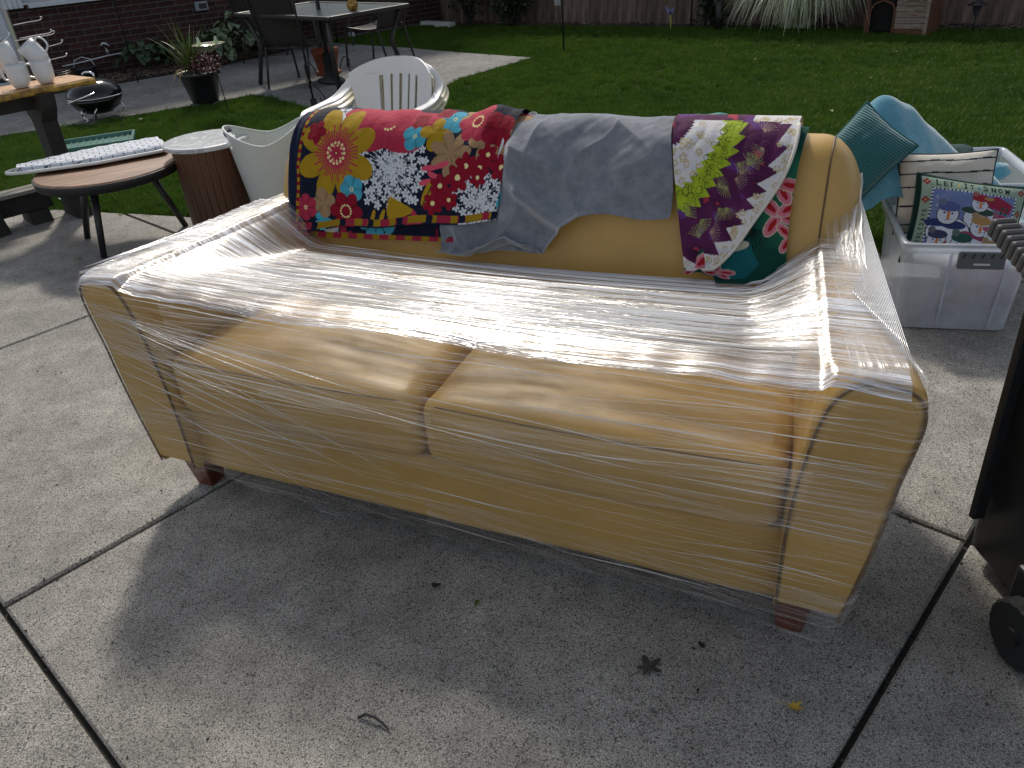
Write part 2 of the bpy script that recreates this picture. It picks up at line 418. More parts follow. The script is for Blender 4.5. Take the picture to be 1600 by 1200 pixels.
# white edging strip behind the patio table
e0, e1 = G(560, 33), G(707, 41)
setp(MB().bar((e0.x, e0.y, .02), (e1.x, e1.y, .02), .12, .07).build('edging_strip', m_white), 'long low white edging strip on the grass in front of the left fence', 'edging')
dsp = thing('downspout', 'white rain downspout seen behind the glass patio table', 'downspout', G(541, 56))
MB().box((0, 0, 1.1), (.085, .06, 2.2)).build('pipe', m_dirtwhite, dsp, bevel=.008)
MB().bar((0, 0, .05), (.12, -.18, .02), .085, .06).build('elbow', m_dirtwhite, dsp, bevel=.006)
lad = G(570, 20, .5)

# grass: tufts instanced on points over the lawn
def tuft(name, n, h, spread, w, mt):
    mb = MB()
    for k in range(n):
        a = random.uniform(0, 2*PI); r = spread*math.sqrt(random.random()); x, y = r*math.cos(a), r*math.sin(a)
        hh = h*random.uniform(.6, 1.15); t = random.uniform(0, 2*PI); l = hh*random.uniform(.1, .7); ww = w*random.uniform(.7, 1.3)
        dx, dy = math.cos(t), math.sin(t); sx, sy = -dy*ww/2, dx*ww/2
        i = len(mb.v)
        mx, my = x+dx*l*.35, y+dy*l*.35
        mb.v += [(x-sx, y-sy, 0), (x+sx, y+sy, 0), (mx+sx*.8, my+sy*.8, hh*.6), (mx-sx*.8, my-sy*.8, hh*.6), (x+dx*l, y+dy*l, hh)]
        mb.f += [(i, i+1, i+2, i+3), (i+3, i+2, i+4)]
    me = bpy.data.meshes.new(name); me.from_pydata(mb.v, [], mb.f); me.materials.append(mt); return me
def grass_mat(name, c1, c2, c3):
    mt, nt, b = new_mat(name); L = nt.links
    b.inputs['Roughness'].default_value = .55; b.inputs['Specular IOR Level'].default_value = .3
    geo = nt.nodes.new('ShaderNodeNewGeometry')
    oi = nt.nodes.new('ShaderNodeObjectInfo')
    n = nt.nodes.new('ShaderNodeTexNoise'); n.inputs['Scale'].default_value = 1.1; n.inputs['Detail'].default_value = 4; L.new(oi.outputs['Location'], n.inputs['Vector'])
    n2 = nt.nodes.new('ShaderNodeTexNoise'); n2.inputs['Scale'].default_value = 7; n2.inputs['Detail'].default_value = 3; L.new(oi.outputs['Location'], n2.inputs['Vector'])
    ad = nt.nodes.new('ShaderNodeMath'); ad.operation = 'ADD'; L.new(n.outputs['Fac'], ad.inputs[0]); L.new(n2.outputs['Fac'], ad.inputs[1])
    ad2 = nt.nodes.new('ShaderNodeMath'); ad2.operation = 'MULTIPLY_ADD'; ad2.inputs[1].default_value = .35; L.new(oi.outputs['Random'], ad2.inputs[0]); L.new(ad.outputs[0], ad2.inputs[2])
    mr = nt.nodes.new('ShaderNodeMapRange'); mr.inputs[1].default_value = .8; mr.inputs[2].default_value = 1.5; L.new(ad2.outputs[0], mr.inputs[0])
    r = ramp_node(nt, [(0, c1), (.5, c2), (1, c3)]); L.new(mr.outputs[0], r.inputs[0])
    L.new(r.outputs[0], b.inputs['Base Color'])
    tr = nt.nodes.new('ShaderNodeBsdfTranslucent'); L.new(r.outputs[0], tr.inputs[0])
    ms = nt.nodes.new('ShaderNodeMixShader'); ms.inputs[0].default_value = .30
    out = nt.nodes['Material Output']; L.new(b.outputs[0], ms.inputs[1]); L.new(tr.outputs[0], ms.inputs[2]); L.new(ms.outputs[0], out.inputs[0])
    return mt
m_grass = grass_mat('grass blades', (.034, .085, .006), (.058, .125, .009), (.09, .16, .015))
tm = [tuft('grass_tuft_mesh', 46, .055, .045, .0038, m_grass), tuft('grass_tuft_mesh2', 46, .065, .05, .004, m_grass)]
def instance_on(name, label, pts, scl, rot, meshes, kind='stuff'):
    """one object: points joined with a geometry-nodes instance of a tuft"""
    objs = []
    for q, me in enumerate(meshes):
        sel = np.arange(len(pts)) % len(meshes) == q
        P = pts[sel]
        pm = bpy.data.meshes.new(name+'_points'); pm.vertices.add(len(P)); pm.vertices.foreach_set('co', P.astype(np.float32).reshape(-1))
        at = pm.attributes.new('scl', 'FLOAT', 'POINT'); at.data.foreach_set('value', scl[sel].astype(np.float32))
        ar_ = pm.attributes.new('rotz', 'FLOAT_VECTOR', 'POINT'); ar_.data.foreach_set('vector', rot[sel].astype(np.float32).reshape(-1))
        o = link(name, pm); setp(o, label, None, None, kind)
        src = bpy.data.objects.new(name+'_source', me)
        ng = bpy.data.node_groups.new(name+'_nodes', 'GeometryNodeTree')
        ng.interface.new_socket('Geometry', in_out='INPUT', socket_type='NodeSocketGeometry'); ng.interface.new_socket('Geometry', in_out='OUTPUT', socket_type='NodeSocketGeometry')
        gi = ng.nodes.new('NodeGroupInput'); go = ng.nodes.new('NodeGroupOutput')
        oi = ng.nodes.new('GeometryNodeObjectInfo'); oi.inputs[0].default_value = src
        try: oi.inputs['As Instance'].default_value = True
        except Exception: pass
        ip = ng.nodes.new('GeometryNodeInstanceOnPoints')
        na = ng.nodes.new('GeometryNodeInputNamedAttribute'); na.data_type = 'FLOAT'; na.inputs[0].default_value = 'scl'
        nr = ng.nodes.new('GeometryNodeInputNamedAttribute'); nr.data_type = 'FLOAT_VECTOR'; nr.inputs[0].default_value = 'rotz'
        L = ng.links
        L.new(gi.outputs[0], ip.inputs['Points']); L.new(oi.outputs['Geometry'], ip.inputs['Instance'])
        L.new(na.outputs[0], ip.inputs['Scale']); L.new(nr.outputs[0], ip.inputs['Rotation']); L.new(ip.outputs[0], go.inputs[0])
        md = o.modifiers.new('tufts', 'NODES'); md.node_group = ng; objs.append(o)
    return objs
def lawn_points(n, x0, x1, y0, y1, zz=-.03):
    x = rng.uniform(x0, x1, n); y = rng.uniform(y0, y1, n)
    ok = (y > edge_y(x)+.02+.03*np.sin(x*9)) & ~in_poly(x, y, walk) & ~in_poly(x, y, bed)
    ok &= ~in_poly(x, y, fb2)
    fy = F0.y + (x-F0.x)*FD.y/FD.x
    ok &= y < fy
    ok &= ~((x < -2.5) & (y > 7.1+.55*(x+6.2)+3.3))
    # view wedge only
    ok &= (x > -.78*y-1.0) & (x < .86*y+1.0)
    x, y = x[ok], y[ok]; return np.stack([x, y, np.full_like(x, zz)], 1)
pts = np.vstack([lawn_points(62000, -6, 5.5, 2.2, 7), lawn_points(66000, -8, 10, 7, 15.5)])
# thin fringe along the walkway and patio edges
scl = rng.uniform(.65, 1.1, len(pts)); rot = np.zeros((len(pts), 3)); rot[:, 2] = rng.uniform(0, 6.28, len(pts)); rot[:, 0] = rng.normal(0, .12, len(pts)); rot[:, 1] = rng.normal(0, .12, len(pts))
instance_on('grass', 'dark green mown lawn grass', pts, scl, rot, tm[:1])

# little weeds / clover flecks and fallen leaves in the lawn
def leaf_mesh(name, lobes, size, mt, curl=.25, depth=.45):
    mb = MB(); n = 40; c = (0, 0, .004); mb.v.append(c)
    for k in range(n):
        th = 2*PI*k/n; r = size*(1-depth*abs(math.sin(lobes*th/2))**1.5)*(1.15 if math.cos(th) > 0 else .8)*(1+.08*math.sin(9*th))
        x, y = r*math.cos(th), r*math.sin(th); mb.v.append((x, y*.8, .004+curl*size*(abs(y)/size)**1.6*random.uniform(.5, 1.4)))
    for k in range(n): mb.f.append((0, 1+k, 1+(k+1) % n))
    mb.tube([(-size*.7, 0, .004), (-size*1.15, .05*size, .006), (-size*1.5, .18*size, .004)], size*.03, 4)
    return mb
def leaf(px, py, lobes, size, c1, c2, label, rz, curl=.25, z=0.002, depth=.45):
    mt = mat('leaf '+label[:12], c1, c2, rough=.7, scale=60, bmp=.4)
    o = leaf_mesh('fallen_leaf', lobes, size, mt, curl, depth).build('fallen_leaf', mt); o.location = G(px, py)+Vector((0, 0, z)); o.rotation_euler = (0, 0, rz)
    return setp(o, label, 'leaf', 'fallen leaves')
leaf(680, 918, 3, .014, (.012, .011, .009), (.02, .018, .012), 'small black curled leaf on the concrete, left of the green leaf', .3, .5)
leaf(745, 946, 2, .012, (.10, .12, .015), (.05, .07, .01), 'small green leaf on the concrete in front of the sofa', 1.2, .5)
leaf(1012, 1045, 5, .034, (.060, .048, .036), (.03, .024, .018), 'large flat brown lobed leaf on the concrete, right of centre', .5, .15, depth=.6)
leaf(1097, 1012, 3, .012, (.010, .009, .008), (.015, .013, .01), 'tiny black leaf on the concrete between the brown leaf and the right sofa foot', 2.0, .6)
leaf(1090, 1082, 2, .006, (.012, .010, .008), (.02, .015, .01), 'tiny black speck of leaf below the brown lobed leaf', 1.0, .6)
leaf(1240, 1107, 7, .019, (.50, .33, .02), (.38, .24, .02), 'bright yellow lobed leaf on the concrete at lower right', -.4, .35, depth=.65)
leaf(125, 407, 3, .020, (.22, .22, .07), (.15, .14, .05), 'pale green leaf on the concrete left of the round coffee table legs', .6, .4)
leaf(12, 359, 4, .024, (.45, .33, .03), (.3, .22, .02), 'yellow leaf on the patio at the far left under the plank bench', .2, .4)
for px, py, s_, lab in ((763, 108, .014, 'pale leaf on the lawn right of the walkway tip'), (1180, 96, .02, 'white fleck of a leaf on the lawn in front of the striped grass clump'), (1248, 75, .02, 'pale yellow leaf on the lawn just below the striped grass clump'), (1298, 178, .026, 'white crumpled leaf on the lawn behind the sofa back'), (1360, 126, .015, 'yellowish leaf on the lawn above the teal cushion'), (1400, 85, .015, 'pale leaf on the lawn below the dog house'), (222, 190, .03, 'small grey leaf on the lawn left of the laundry basket'), (935, 54, .018, 'pale leaf on the lawn near the fence, right of the thin pole')):
    leaf(px, py, 3, s_, (.34, .34, .22), (.25, .24, .14), lab, random.uniform(0, 6), .5, z=.02)
tw = MB().tube([G(560, 1124)+Vector((0, 0, .004)), G(572, 1121)+Vector((0, 0, .012)), G(588, 1127)+Vector((0, 0, .013)), G(599, 1134)+Vector((0, 0, .008)), G(608, 1142)+Vector((0, 0, .003))], [.003, .0035, .0035, .003, .0015], 6)
setp(tw.build('twig', mat('dark twig', (.03, .028, .03), (.02, .018, .02), rough=.6), smooth=True), 'short curved dark twig on the concrete at the bottom', 'twig')
# ================================================================== SOFA
SO = Vector((-1.039, 1.956, 0)); SA = math.atan2(-.435, .9)
su = Vector((math.cos(SA), math.sin(SA), 0)); sv = Vector((-math.sin(SA), math.cos(SA), 0))
def leather(name):
    mt, nt, b = new_mat(name); L = nt.links
    b.inputs['Roughness'].default_value = .42; b.inputs['Specular IOR Level'].default_value = .45
    n = noise(nt, 3.5, 5); r = ramp_node(nt, [(.35, (.42, .256, .064)), (.65, (.49, .300, .082))]); L.new(n.outputs['Fac'], r.inputs[0]); L.new(r.outputs[0], b.inputs['Base Color'])
    v = nt.nodes.new('ShaderNodeTexVoronoi'); v.inputs['Scale'].default_value = 420; tc = nt.nodes.new('ShaderNodeTexCoord'); L.new(tc.outputs['Object'], v.inputs['Vector'])
    bump(nt, b, v.outputs['Distance'], .12, .001); n2 = noise(nt, 14, 4); bump(nt, b, n2.outputs['Fac'], .12, .012)
    return mt
m_lea = leather('butter yellow leather')
m_seam = mat('brown piping', (.13, .075, .03), (.09, .05, .02), rough=.5)
m_foot = mat('mahogany foot', (.14, .035, .018), (.07, .018, .010), rough=.35, scale=7, stretch=(6, 6, 1))
sofa = thing('sofa', 'butter yellow leather two-seat sofa wrapped in clear stretch film on the concrete patio', 'sofa', SO, SA)
cc = .915
# arm section in (x from centre, z)
SEC = [(.825, .095), (.822, .25), (.826, .42), (.838, .53), (.856, .61), (.880, .665), (.915, .697), (.955, .705), (.995, .700), (1.024, .682), (1.036, .65), (1.036, .60), (1.022, .48), (.998, .32), (.972, .18), (.955, .095)]
sec = catmull(SEC, 5); scen = sec.mean(0)
def arm_top(v): return 1 + .02*np.clip((v-.35)/.5, 0, 1)**2
def toe(x, v):
    'arms toe in towards the back'
    return x - (.11 + .05*np.clip((x-.82)/.2, 0, 1))*np.clip(v, 0, 1)/.9
def arm(sign):
    rows = []
    vs_ = [0.0, .002, .008, .018, .035] + list(np.linspace(.07, .88, 16)) + [.91, .925]
    ins = [.030, .018, .007, .002, 0] + [0]*16 + [.01, .03]
    for v, i_ in zip(vs_, ins):
        d = sec-scen; l = np.linalg.norm(d, axis=1, keepdims=True); p = sec - d/l*i_
        z = p[:, 1].copy(); z = np.where(z > .4, .4+(z-.4)*arm_top(v), z)
        wob = .0035*vnoise(p[:, 0]*3+z*4, np.full(len(z), v*4), 3, 2)
        rows.append(np.stack([cc+sign*toe(p[:, 0]+wob, v), np.full(len(p), v), z], 1))
    P = np.stack(rows, 0)
    o = grid_obj('arm', P, m_lea, sofa, flip=(sign < 0))
    fr_ = rows[0]; half_ = len(fr_)//2; q = []       # front panel: strip between the inner and outer outline
    m0 = len(fr_); ii = np.arange(m0); top_i = int(np.argmax(fr_[:, 2]))
    A_ = fr_[:top_i+1]; B_ = fr_[top_i:][::-1]
    tA = np.linspace(0, 1, 40)
    def rs(L_):
        zz = L_[:, 2]; k = np.maximum.accumulate(zz); d = np.concatenate([[0], np.cumsum(np.linalg.norm(np.diff(L_, axis=0), axis=1))]); d /= d[-1]
        return np.stack([np.interp(tA, d, L_[:, c]) for c in range(3)], 1)
    A_, B_ = rs(A_), rs(B_); W_ = np.linspace(0, 1, 9)
    PP = A_[:, None]*(1-W_)[None, :, None]+B_[:, None]*W_[None, :, None]
    PP[:, :, 1] -= .004*np.sin(W_*PI)[None]*np.sin(np.clip(tA*1.0, 0, 1)*PI)[:, None]
    grid_obj('front_panel', PP, m_lea, o)
    # piping round the front panel
    pp = []
    d = sec-scen; l = np.linalg.norm(d, axis=1, keepdims=True); p = sec-d/l*.011
    for q in p: pp.append((cc+sign*q[0], -.0005, q[1]))
    MB().tube(pp, .0032, 6).build('piping', m_seam, o, smooth=True)
    p = sec-d/l*.028
    for a in range(6, len(p)-2, 1):
        pass
    return o
armL, armR = arm(-1), arm(1)
# base rail + body
def frontdef(p):
    return p
rbox('front_rail', (1.655, .06, .205), .018, m_lea, sofa, n=14, loc=(cc, .062, .193), fn=lambda p: p + np.stack([0*p[:, 0], .003*vnoise(p[:, 0]*2, p[:, 2]*5, 5, 2), 0*p[:, 0]], 1))
rbox('side_base', (1.66, .84, .17), .02, m_lea, sofa, n=6, loc=(cc, .49, .185))
rbox('back_panel', (1.70, .10, .70), .03, m_lea, sofa, n=8, loc=(cc, .865, .45))
# back: profile swept along x
BP = [(.60, .36), (.612, .46), (.620, .55), (.636, .64), (.658, .72), (.688, .80), (.722, .862), (.768, .902), (.825, .912), (.875, .895), (.905, .85), (.915, .75), (.918, .50), (.92, .14)]
bp = catmull(BP, 6)
def back_pt(x, i):
    """x: distance from centre"""
    e = np.clip((np.abs(x)-.76)/.115, 0, 1); drop = 1-np.sqrt(np.clip(1-e**2, 0, 1))
    v, z = bp[i]
    cvx = .77; k = drop*.55
    return v+(cvx-v)*k*.8, z-(max(z-.68, 0))*drop*.85
xs = np.concatenate([np.linspace(-.870, -.74, 14), np.linspace(-.70, .70, 40), np.linspace(.74, .870, 14)])
P = np.zeros((len(xs), len(bp), 3))
for a, x in enumerate(xs):
    for b_ in range(len(bp)):
        v, z = back_pt(x, b_); P[a, b_] = (cc+x, v, z)
P[:, :, 1] += .006*vnoise(P[:, :, 0]*1.6, P[:, :, 2]*2, 9, 2)
bk = grid_obj('back', P, m_lea, sofa)
for sx in (-.79, .79):
    MB().tube([tuple(P[np.argmin(abs(xs-sx)), k]+np.array([0, -.001, .001])) for k in range(len(bp))], .0022, 5).build('piping', m_seam, bk, smooth=True)
# seat cushions
def cush(x0, x1, nm):
    w = x1-x0
    def fn(p):
        X = p[:, 0]/(w/2); Y = p[:, 1]/.30; Z = p[:, 2]
        crown = .028*np.clip(1-X**2, 0, 1)*np.clip(1-Y**2, 0, 1)
        p = p.copy(); up = np.clip(Z/.09, 0, 1)
        p[:, 2] += crown*up + .004*vnoise(p[:, 0]*2+x0*3, p[:, 1]*2.5, 12, 3)*up
        fr = np.clip(-Y, 0, 1)**4; p[:, 1] -= fr*.016*np.clip(1-X**2, 0, 1)
        return p
    o = rbox('seat_cushion', (w, .60, .185), .046, m_lea, sofa, n=26, fn=fn, loc=((x0+x1)/2, .306, .385))
    ps = [(x, -.2895-.012*(1-(x/(w/2))**2), .0835+.001*(1-(x/(w/2))**2)) for x in np.linspace(-w/2+.05, w/2-.05, 14)]
    MB().tube(ps, .0016, 5).build('stitching', m_seam, o)
    return o
cush(cc-.815, .886, 'L'); cush(.892, cc+.815, 'R')
# feet
for x, y in ((.0+.055, .07), (1.83-.055, .07), (.13, .82), (1.70, .82)):
    mb = MB(); t, b_ = .042, .028
    vs_ = [(-b_, -b_, 0), (b_, -b_, 0), (b_, b_, 0), (-b_, b_, 0), (-t, -t, .105), (t, -t, .105), (t, t, .105), (-t, t, .105)]
    mb.add(vs_, [(3, 2, 1, 0), (4, 5, 6, 7), (0, 1, 5, 4), (1, 2, 6, 5), (2, 3, 7, 6), (3, 0, 4, 7)])
    mb.build('leg', m_foot, sofa, bevel=.003, loc=(x, y, 0))

# ------------------------------------------------------------------ stretch film
def film_mat(name, haze=.10, gl=.22, gr=.22, st_lo=.50, st_hi=.72, seed=0.0, white=.35, bumpk=.7, along=1.2, across=90, slant=.0):
    mt = bpy.data.materials.new(name); mt.use_nodes = True; nt = mt.node_tree; nt.nodes.clear(); L = nt.links
    out = nt.nodes.new('ShaderNodeOutputMaterial'); uv = nt.nodes.new('ShaderNodeUVMap'); uv.uv_map = 'UVMap'
    def streak(al, ac, rot, off, det=3, rough=.6):
        mp = nt.nodes.new('ShaderNodeMapping'); mp.inputs['Rotation'].default_value = (0, 0, rot); mp.inputs['Location'].default_value = (off, off*1.7, off)
        L.new(uv.outputs[0], mp.inputs[0]); mp2 = nt.nodes.new('ShaderNodeMapping'); mp2.inputs['Scale'].default_value = (al, ac, 1); L.new(mp.outputs[0], mp2.inputs[0])
        n = nt.nodes.new('ShaderNodeTexNoise'); n.inputs['Scale'].default_value = 1; n.inputs['Detail'].default_value = det; n.inputs['Roughness'].default_value = rough
        n.inputs['Distortion'].default_value = .15
        L.new(mp2.outputs[0], n.inputs['Vector']); return n.outputs['Fac']
    def rmp(src, a, b_, lo=0, hi=1):
        r = nt.nodes.new('ShaderNodeMapRange'); r.inputs[1].default_value = a; r.inputs[2].default_value = b_; r.inputs[3].default_value = lo; r.inputs[4].default_value = hi
        L.new(src, r.inputs[0]); return r.outputs[0]
    def mth(op, a, b_):
        m_ = nt.nodes.new('ShaderNodeMath'); m_.operation = op; m_.use_clamp = (op != 'MULTIPLY_ADD')
        for i, x in enumerate((a, b_)):
            if hasattr(x, 'links'): L.new(x, m_.inputs[i])
            else: m_.inputs[i].default_value = x
        return m_.outputs[0]
    s1 = streak(along, across, slant, seed, 4, .65); s2 = streak(along*1.6, across*2.1, slant+.05, seed+3, 3, .6); s3 = streak(along*.5, across*.35, slant-.03, seed+7, 5, .7)
    patch = streak(1.6, 4.5, slant, seed+11, 4, .6)
    k1 = rmp(s1, st_lo, st_hi); k2 = rmp(s2, st_lo+.04, st_hi+.02); k3 = rmp(s3, st_lo+.02, st_hi+.12)
    pm = rmp(patch, .38, .62, .25, 1.0)
    k = mth('ADD', mth('MULTIPLY', mth('ADD', k1, k2), pm), mth('MULTIPLY', k3, .7))
    facd = mth('ADD', mth('MULTIPLY', k, white), mth('MULTIPLY', rmp(patch, .3, .7), haze))
    facg = mth('ADD', mth('MULTIPLY', k, gl), gl*.18)
    hsum = mth('ADD', mth('MULTIPLY', s1, .6), mth('MULTIPLY', s2, .4))
    bp_ = nt.nodes.new('ShaderNodeBump'); bp_.inputs['Strength'].default_value = bumpk; bp_.inputs['Distance'].default_value = .004; L.new(hsum, bp_.inputs['Height'])
    tr = nt.nodes.new('ShaderNodeBsdfTransparent'); tr.inputs[0].default_value = (.985, .985, .985, 1)
    g = nt.nodes.new('ShaderNodeBsdfGlossy'); g.inputs['Roughness'].default_value = gr; g.inputs['Color'].default_value = (1, 1, 1, 1); L.new(bp_.outputs[0], g.inputs['Normal'])
    df = nt.nodes.new('ShaderNodeBsdfDiffuse'); df.inputs[0].default_value = (.85, .86, .88, 1); L.new(bp_.outputs[0], df.inputs['Normal'])
    tl = nt.nodes.new('ShaderNodeBsdfTranslucent'); tl.inputs[0].default_value = (.85, .86, .88, 1); L.new(bp_.outputs[0], tl.inputs['Normal'])
    dm = nt.nodes.new('ShaderNodeMixShader'); dm.inputs[0].default_value = .45; L.new(df.outputs[0], dm.inputs[1]); L.new(tl.outputs[0], dm.inputs[2])
    a = nt.nodes.new('ShaderNodeMixShader'); L.new(facd, a.inputs[0]); L.new(tr.outputs[0], a.inputs[1]); L.new(dm.outputs[0], a.inputs[2])
    b2 = nt.nodes.new('ShaderNodeMixShader'); L.new(facg, b2.inputs[0]); L.new(a.outputs[0], b2.inputs[1]); L.new(g.outputs[0], b2.inputs[2])
    L.new(b2.outputs[0], out.inputs[0]); return mt
film = link('stretch_film', None, sofa)
film['label'] = 'clear stretch film wound tightly round the sofa'
fm_front = film_mat('film front', haze=.035, gl=.09, gr=.26, st_lo=.54, st_hi=.70, white=.48, slant=.035, across=120, along=1.6)
fm_top = film_mat('film top', haze=.14, gl=.80, gr=.24, st_lo=.49, st_hi=.60, white=.40, bumpk=1.0, seed=5, along=2.6, across=130)
fm_side = film_mat('film side', haze=.10, gl=.08, gr=.3, st_lo=.54, st_hi=.78, white=.30, seed=9, along=1.2, across=38, bumpk=.35)
def uvgrid(P):
    du = np.linalg.norm(np.diff(P, axis=0), axis=2).mean(1); dv = np.linalg.norm(np.diff(P, axis=1), axis=2).mean(0)
    U = np.concatenate([[0], np.cumsum(du)]); V = np.concatenate([[0], np.cumsum(dv)])
    return np.stack(np.meshgrid(U, V, indexing='ij'), -1)
def half(z):
    return np.interp(z, [0, .095, .18, .32, .48, .60, .65, .70], [.94, .960, .977, 1.003, 1.027, 1.040, 1.040, 1.024])
# front sheet (strands run along x)
nu, nv = 220, 110
T = np.linspace(-1, 1, nu)[:, None]*np.ones((1, nv)); Zt = np.linspace(0, 1, nv)[None]*np.ones((nu, 1))
xr = T
zb = .105 - .045*np.clip(np.abs(xr)*4-2.9, 0, 1) + .02*np.sin(xr*7+1)+.012*np.sin(xr*23)
ztop = np.where(np.abs(T) > .84, .702, .668+.006*np.sin((cc+T)*9)) ; ztop = .668+.006*np.sin((cc+T)*9)+(.692-.668)*np.clip((np.abs(T)-.78)/.08, 0, 1)**2
z = zb + (ztop-zb)*Zt
wrapx = 1.0
X = cc + half(z)*T*1.004
Y = -.021 + .0035*vnoise(X*1.2, z*14, 21, 3)*(.4+.6*(1-T**2))
edge = np.clip((np.abs(T)-.965)/.035, 0, 1); Y = Y + .03*edge**2
P = np.stack([X, Y, z], -1)
grid_obj('film_front', P, fm_front, film, uv=np.stack([X, z], -1))
# left fan of extra strands from the arm corner across the seat front
nu, nv = 120, 40
def fanP(sgn):
    t = np.linspace(0, 1, nu)[:, None]; s = np.linspace(0, 1, nv)[None]
    xa = cc+sgn*1.035 + 0*t*s; za = .66 - .42*s; xb = cc+sgn*(.15) + 0*t*s; zb_ = .56 - .30*s
    zz = za+(zb_-za)*t; yy = -.027 - .004*np.sin(t*PI) + .003*vnoise(t*1.2, s*7, 30+int(sgn), 2)+ .028*np.clip(1-t*14, 0, 1)
    xx = np.minimum(np.abs(xa+(xb-xa)*t-cc), half(zz)*1.006)*sgn + cc
    return np.stack([xx+0*s, yy+0*s, zz], -1), np.stack([t*1.1+0*s, s*.36+0*t], -1)
for sgn, sd in ((-1, 2), (1, 6)):
    P, uvv = fanP(sgn)
    grid_obj('film_strands', P, film_mat('film fan %d' % sd, haze=.0, gl=.03, st_lo=.56, st_hi=.80, white=.35, seed=sd+20., across=110), film, uv=uvv)
# top sheet over the seat, arm to arm
nu, nv = 240, 100
T = np.linspace(-1, 1, nu)[:, None]*np.ones((1, nv)); Q = np.linspace(0, 1, nv)[None]*np.ones((nu, 1))
X = cc + T*(1.0-.088*Q)
v = -.020 + Q*.655
v = v + (0.006*np.sin(X*5))*Q
zc = .704 - .112*Q**1.1*(1-np.clip((np.abs(T)-.70)/.18, 0, 1)**2*(3-2*np.clip((np.abs(T)-.70)/.18, 0, 1)))
zc = np.where(np.abs(T) > .86, .712, zc) - .016*np.clip(1-(T/.86)**2, 0, 1)*(.4+Q)
zc = zc - .02*np.clip((Q-.90)/.10, 0, 1)**1.5 * (np.abs(T) < .7)
zc = zc - .034*np.where(np.abs(T) > .87, np.clip(1-Q*22, 0, 1), np.clip(1-Q*7.5, 0, 1))**2.2*(.62+.38*np.clip((.88-np.abs(T))/.08, 0, 1)) + (.006*np.sin(X*9)+.004*vnoise(X*4, X*0, 17, 3))*np.clip(1-Q*6, 0, 1)
zc += .0022*vnoise(X*1.5, v*26, 41, 3)
P = np.stack([X, v, zc], -1)
grid_obj('film_top', P, fm_top, film, uv=np.stack([X, v+.12*X*0], -1))
# ruled sheets at both ends: back corner to arm front corner
for sgn in (-1, 1):
    nu, nv = 70, 46
    t = np.linspace(0, 1, nu)[:, None]; s = np.linspace(0, 1, nv)[None]
    A0 = np.array([sgn*.862, .84, .81 if sgn > 0 else .72]); B0 = np.array([sgn*1.020, .012, .703])     # upper strand
    A1 = np.array([sgn*.875, .93, .30]); B1 = np.array([sgn*1.020, .015, .25])
    A = A0+(A1-A0)*s[..., None]; B = B0+(B1-B0)*s[..., None]
    P = A*(1-t[..., None]) + B*t[..., None]
    sag = np.sin(t*PI)*(1-s)**1.2
    P[..., 2] -= .045*sag; P[..., 0] = P[..., 0]-sgn*.03*sag
    zz = P[..., 2]; mn = toe(np.interp(zz, [.1, .2, .32, .48, .6, .66, .72, .9], [.965, .985, 1.006, 1.03, 1.041, 1.042, 1.02, .90]), P[..., 1])+.006
    P[..., 0] = np.where(zz < .71, sgn*np.maximum(np.abs(P[..., 0]), mn), P[..., 0])
    P[..., 0] += cc + .002*vnoise(t*2, s*9, 50, 2)
    grid_obj('film_side', P, fm_side, film, uv=np.stack([t*.9+0*s, s*.5+0*t], -1))
    # inner sheet over the arm top, from the same upper strand down to the seat sheet
    A1 = np.array([sgn*.80, .67, .74 if sgn > 0 else .70]); B1 = np.array([sgn*.90, .0, .708]); A0 = A0+np.array([0, 0, .0])
    A = A0+(A1-A0)*s[..., None]; B = B0+(B1-B0)*s[..., None]
    P = A*(1-t[..., None]) + B*t[..., None]
    sag = np.sin(t*PI)*(1-.2*s)
    P[..., 2] -= .045*sag*(1-s)+.05*sag*s; P[..., 0] = P[..., 0]-sgn*.03*sag*(1-s)
    P[..., 2] = -.020*np.clip((t-.94)/.06, 0, 1)**2+.712+np.log1p(np.exp((P[..., 2]-.712)/.006))*.006-.002
    P[..., 0] += cc; P[..., 2] += .0025*vnoise(t*2, s*10, 52, 3)
    grid_obj('film_corner', P, film_mat('film corner %d' % sgn, haze=.10, gl=.22, gr=.25, st_lo=.46, st_hi=.74, white=.42, seed=12+sgn, across=60, along=2.5), film, uv=np.stack([t*.9+0*s, s*.35+0*t], -1))
# extra layers: partial bands with visible edges, and long pleats lying in the film
for q, (x0, x1, za, zb_, sl, ln, sd) in enumerate(((-.09, .95, .50, .62, -.10, .10, 31), (.45, 1.93, .30, .46, .05, -.02, 33), (-.06, .62, .16, .33, .02, .06, 35), (.9, 1.94, .10, .22, -.03, .05, 37), (.2, 1.7, .57, .66, -.02, .02, 39))):
    U, V = np.meshgrid(np.linspace(0, 1, 90), np.linspace(0, 1, 24), indexing='ij')
    X_ = x0+(x1-x0)*U; zl = za+sl*U+.010*np.sin(U*9+q); zh = zb_+ln*U*0+sl*U+.012*np.sin(U*7+q*2)+.02*U
    Z_ = np.minimum(zl+(zh-zl)*V, .70); X_ = cc+np.clip(np.abs(X_-cc), 0, half(Z_)*1.004)*np.sign(X_-cc); Y_ = -.0255-.0012*q+.002*vnoise(X_*2, Z_*16, 80+q, 2)+.03*np.clip((np.abs(X_-cc)/half(Z_)-.965)/.035, 0, 1)**2
    grid_obj('film_layer', np.stack([X_, Y_, Z_], -1), film_mat('film layer %d' % q, haze=.03, gl=.06, st_lo=.52, st_hi=.70, white=.42, seed=sd*1., slant=[.10, -.05, .04, .12, -.08][q], across=95, along=2.2), film, uv=np.stack([X_, Z_], -1))
m_pleat = film_mat('film pleat', haze=.3, gl=.28, gr=.2, st_lo=.36, st_hi=.56, white=.7, seed=77., along=14, across=500)
pr_ = random.Random(11); mbp = MB()
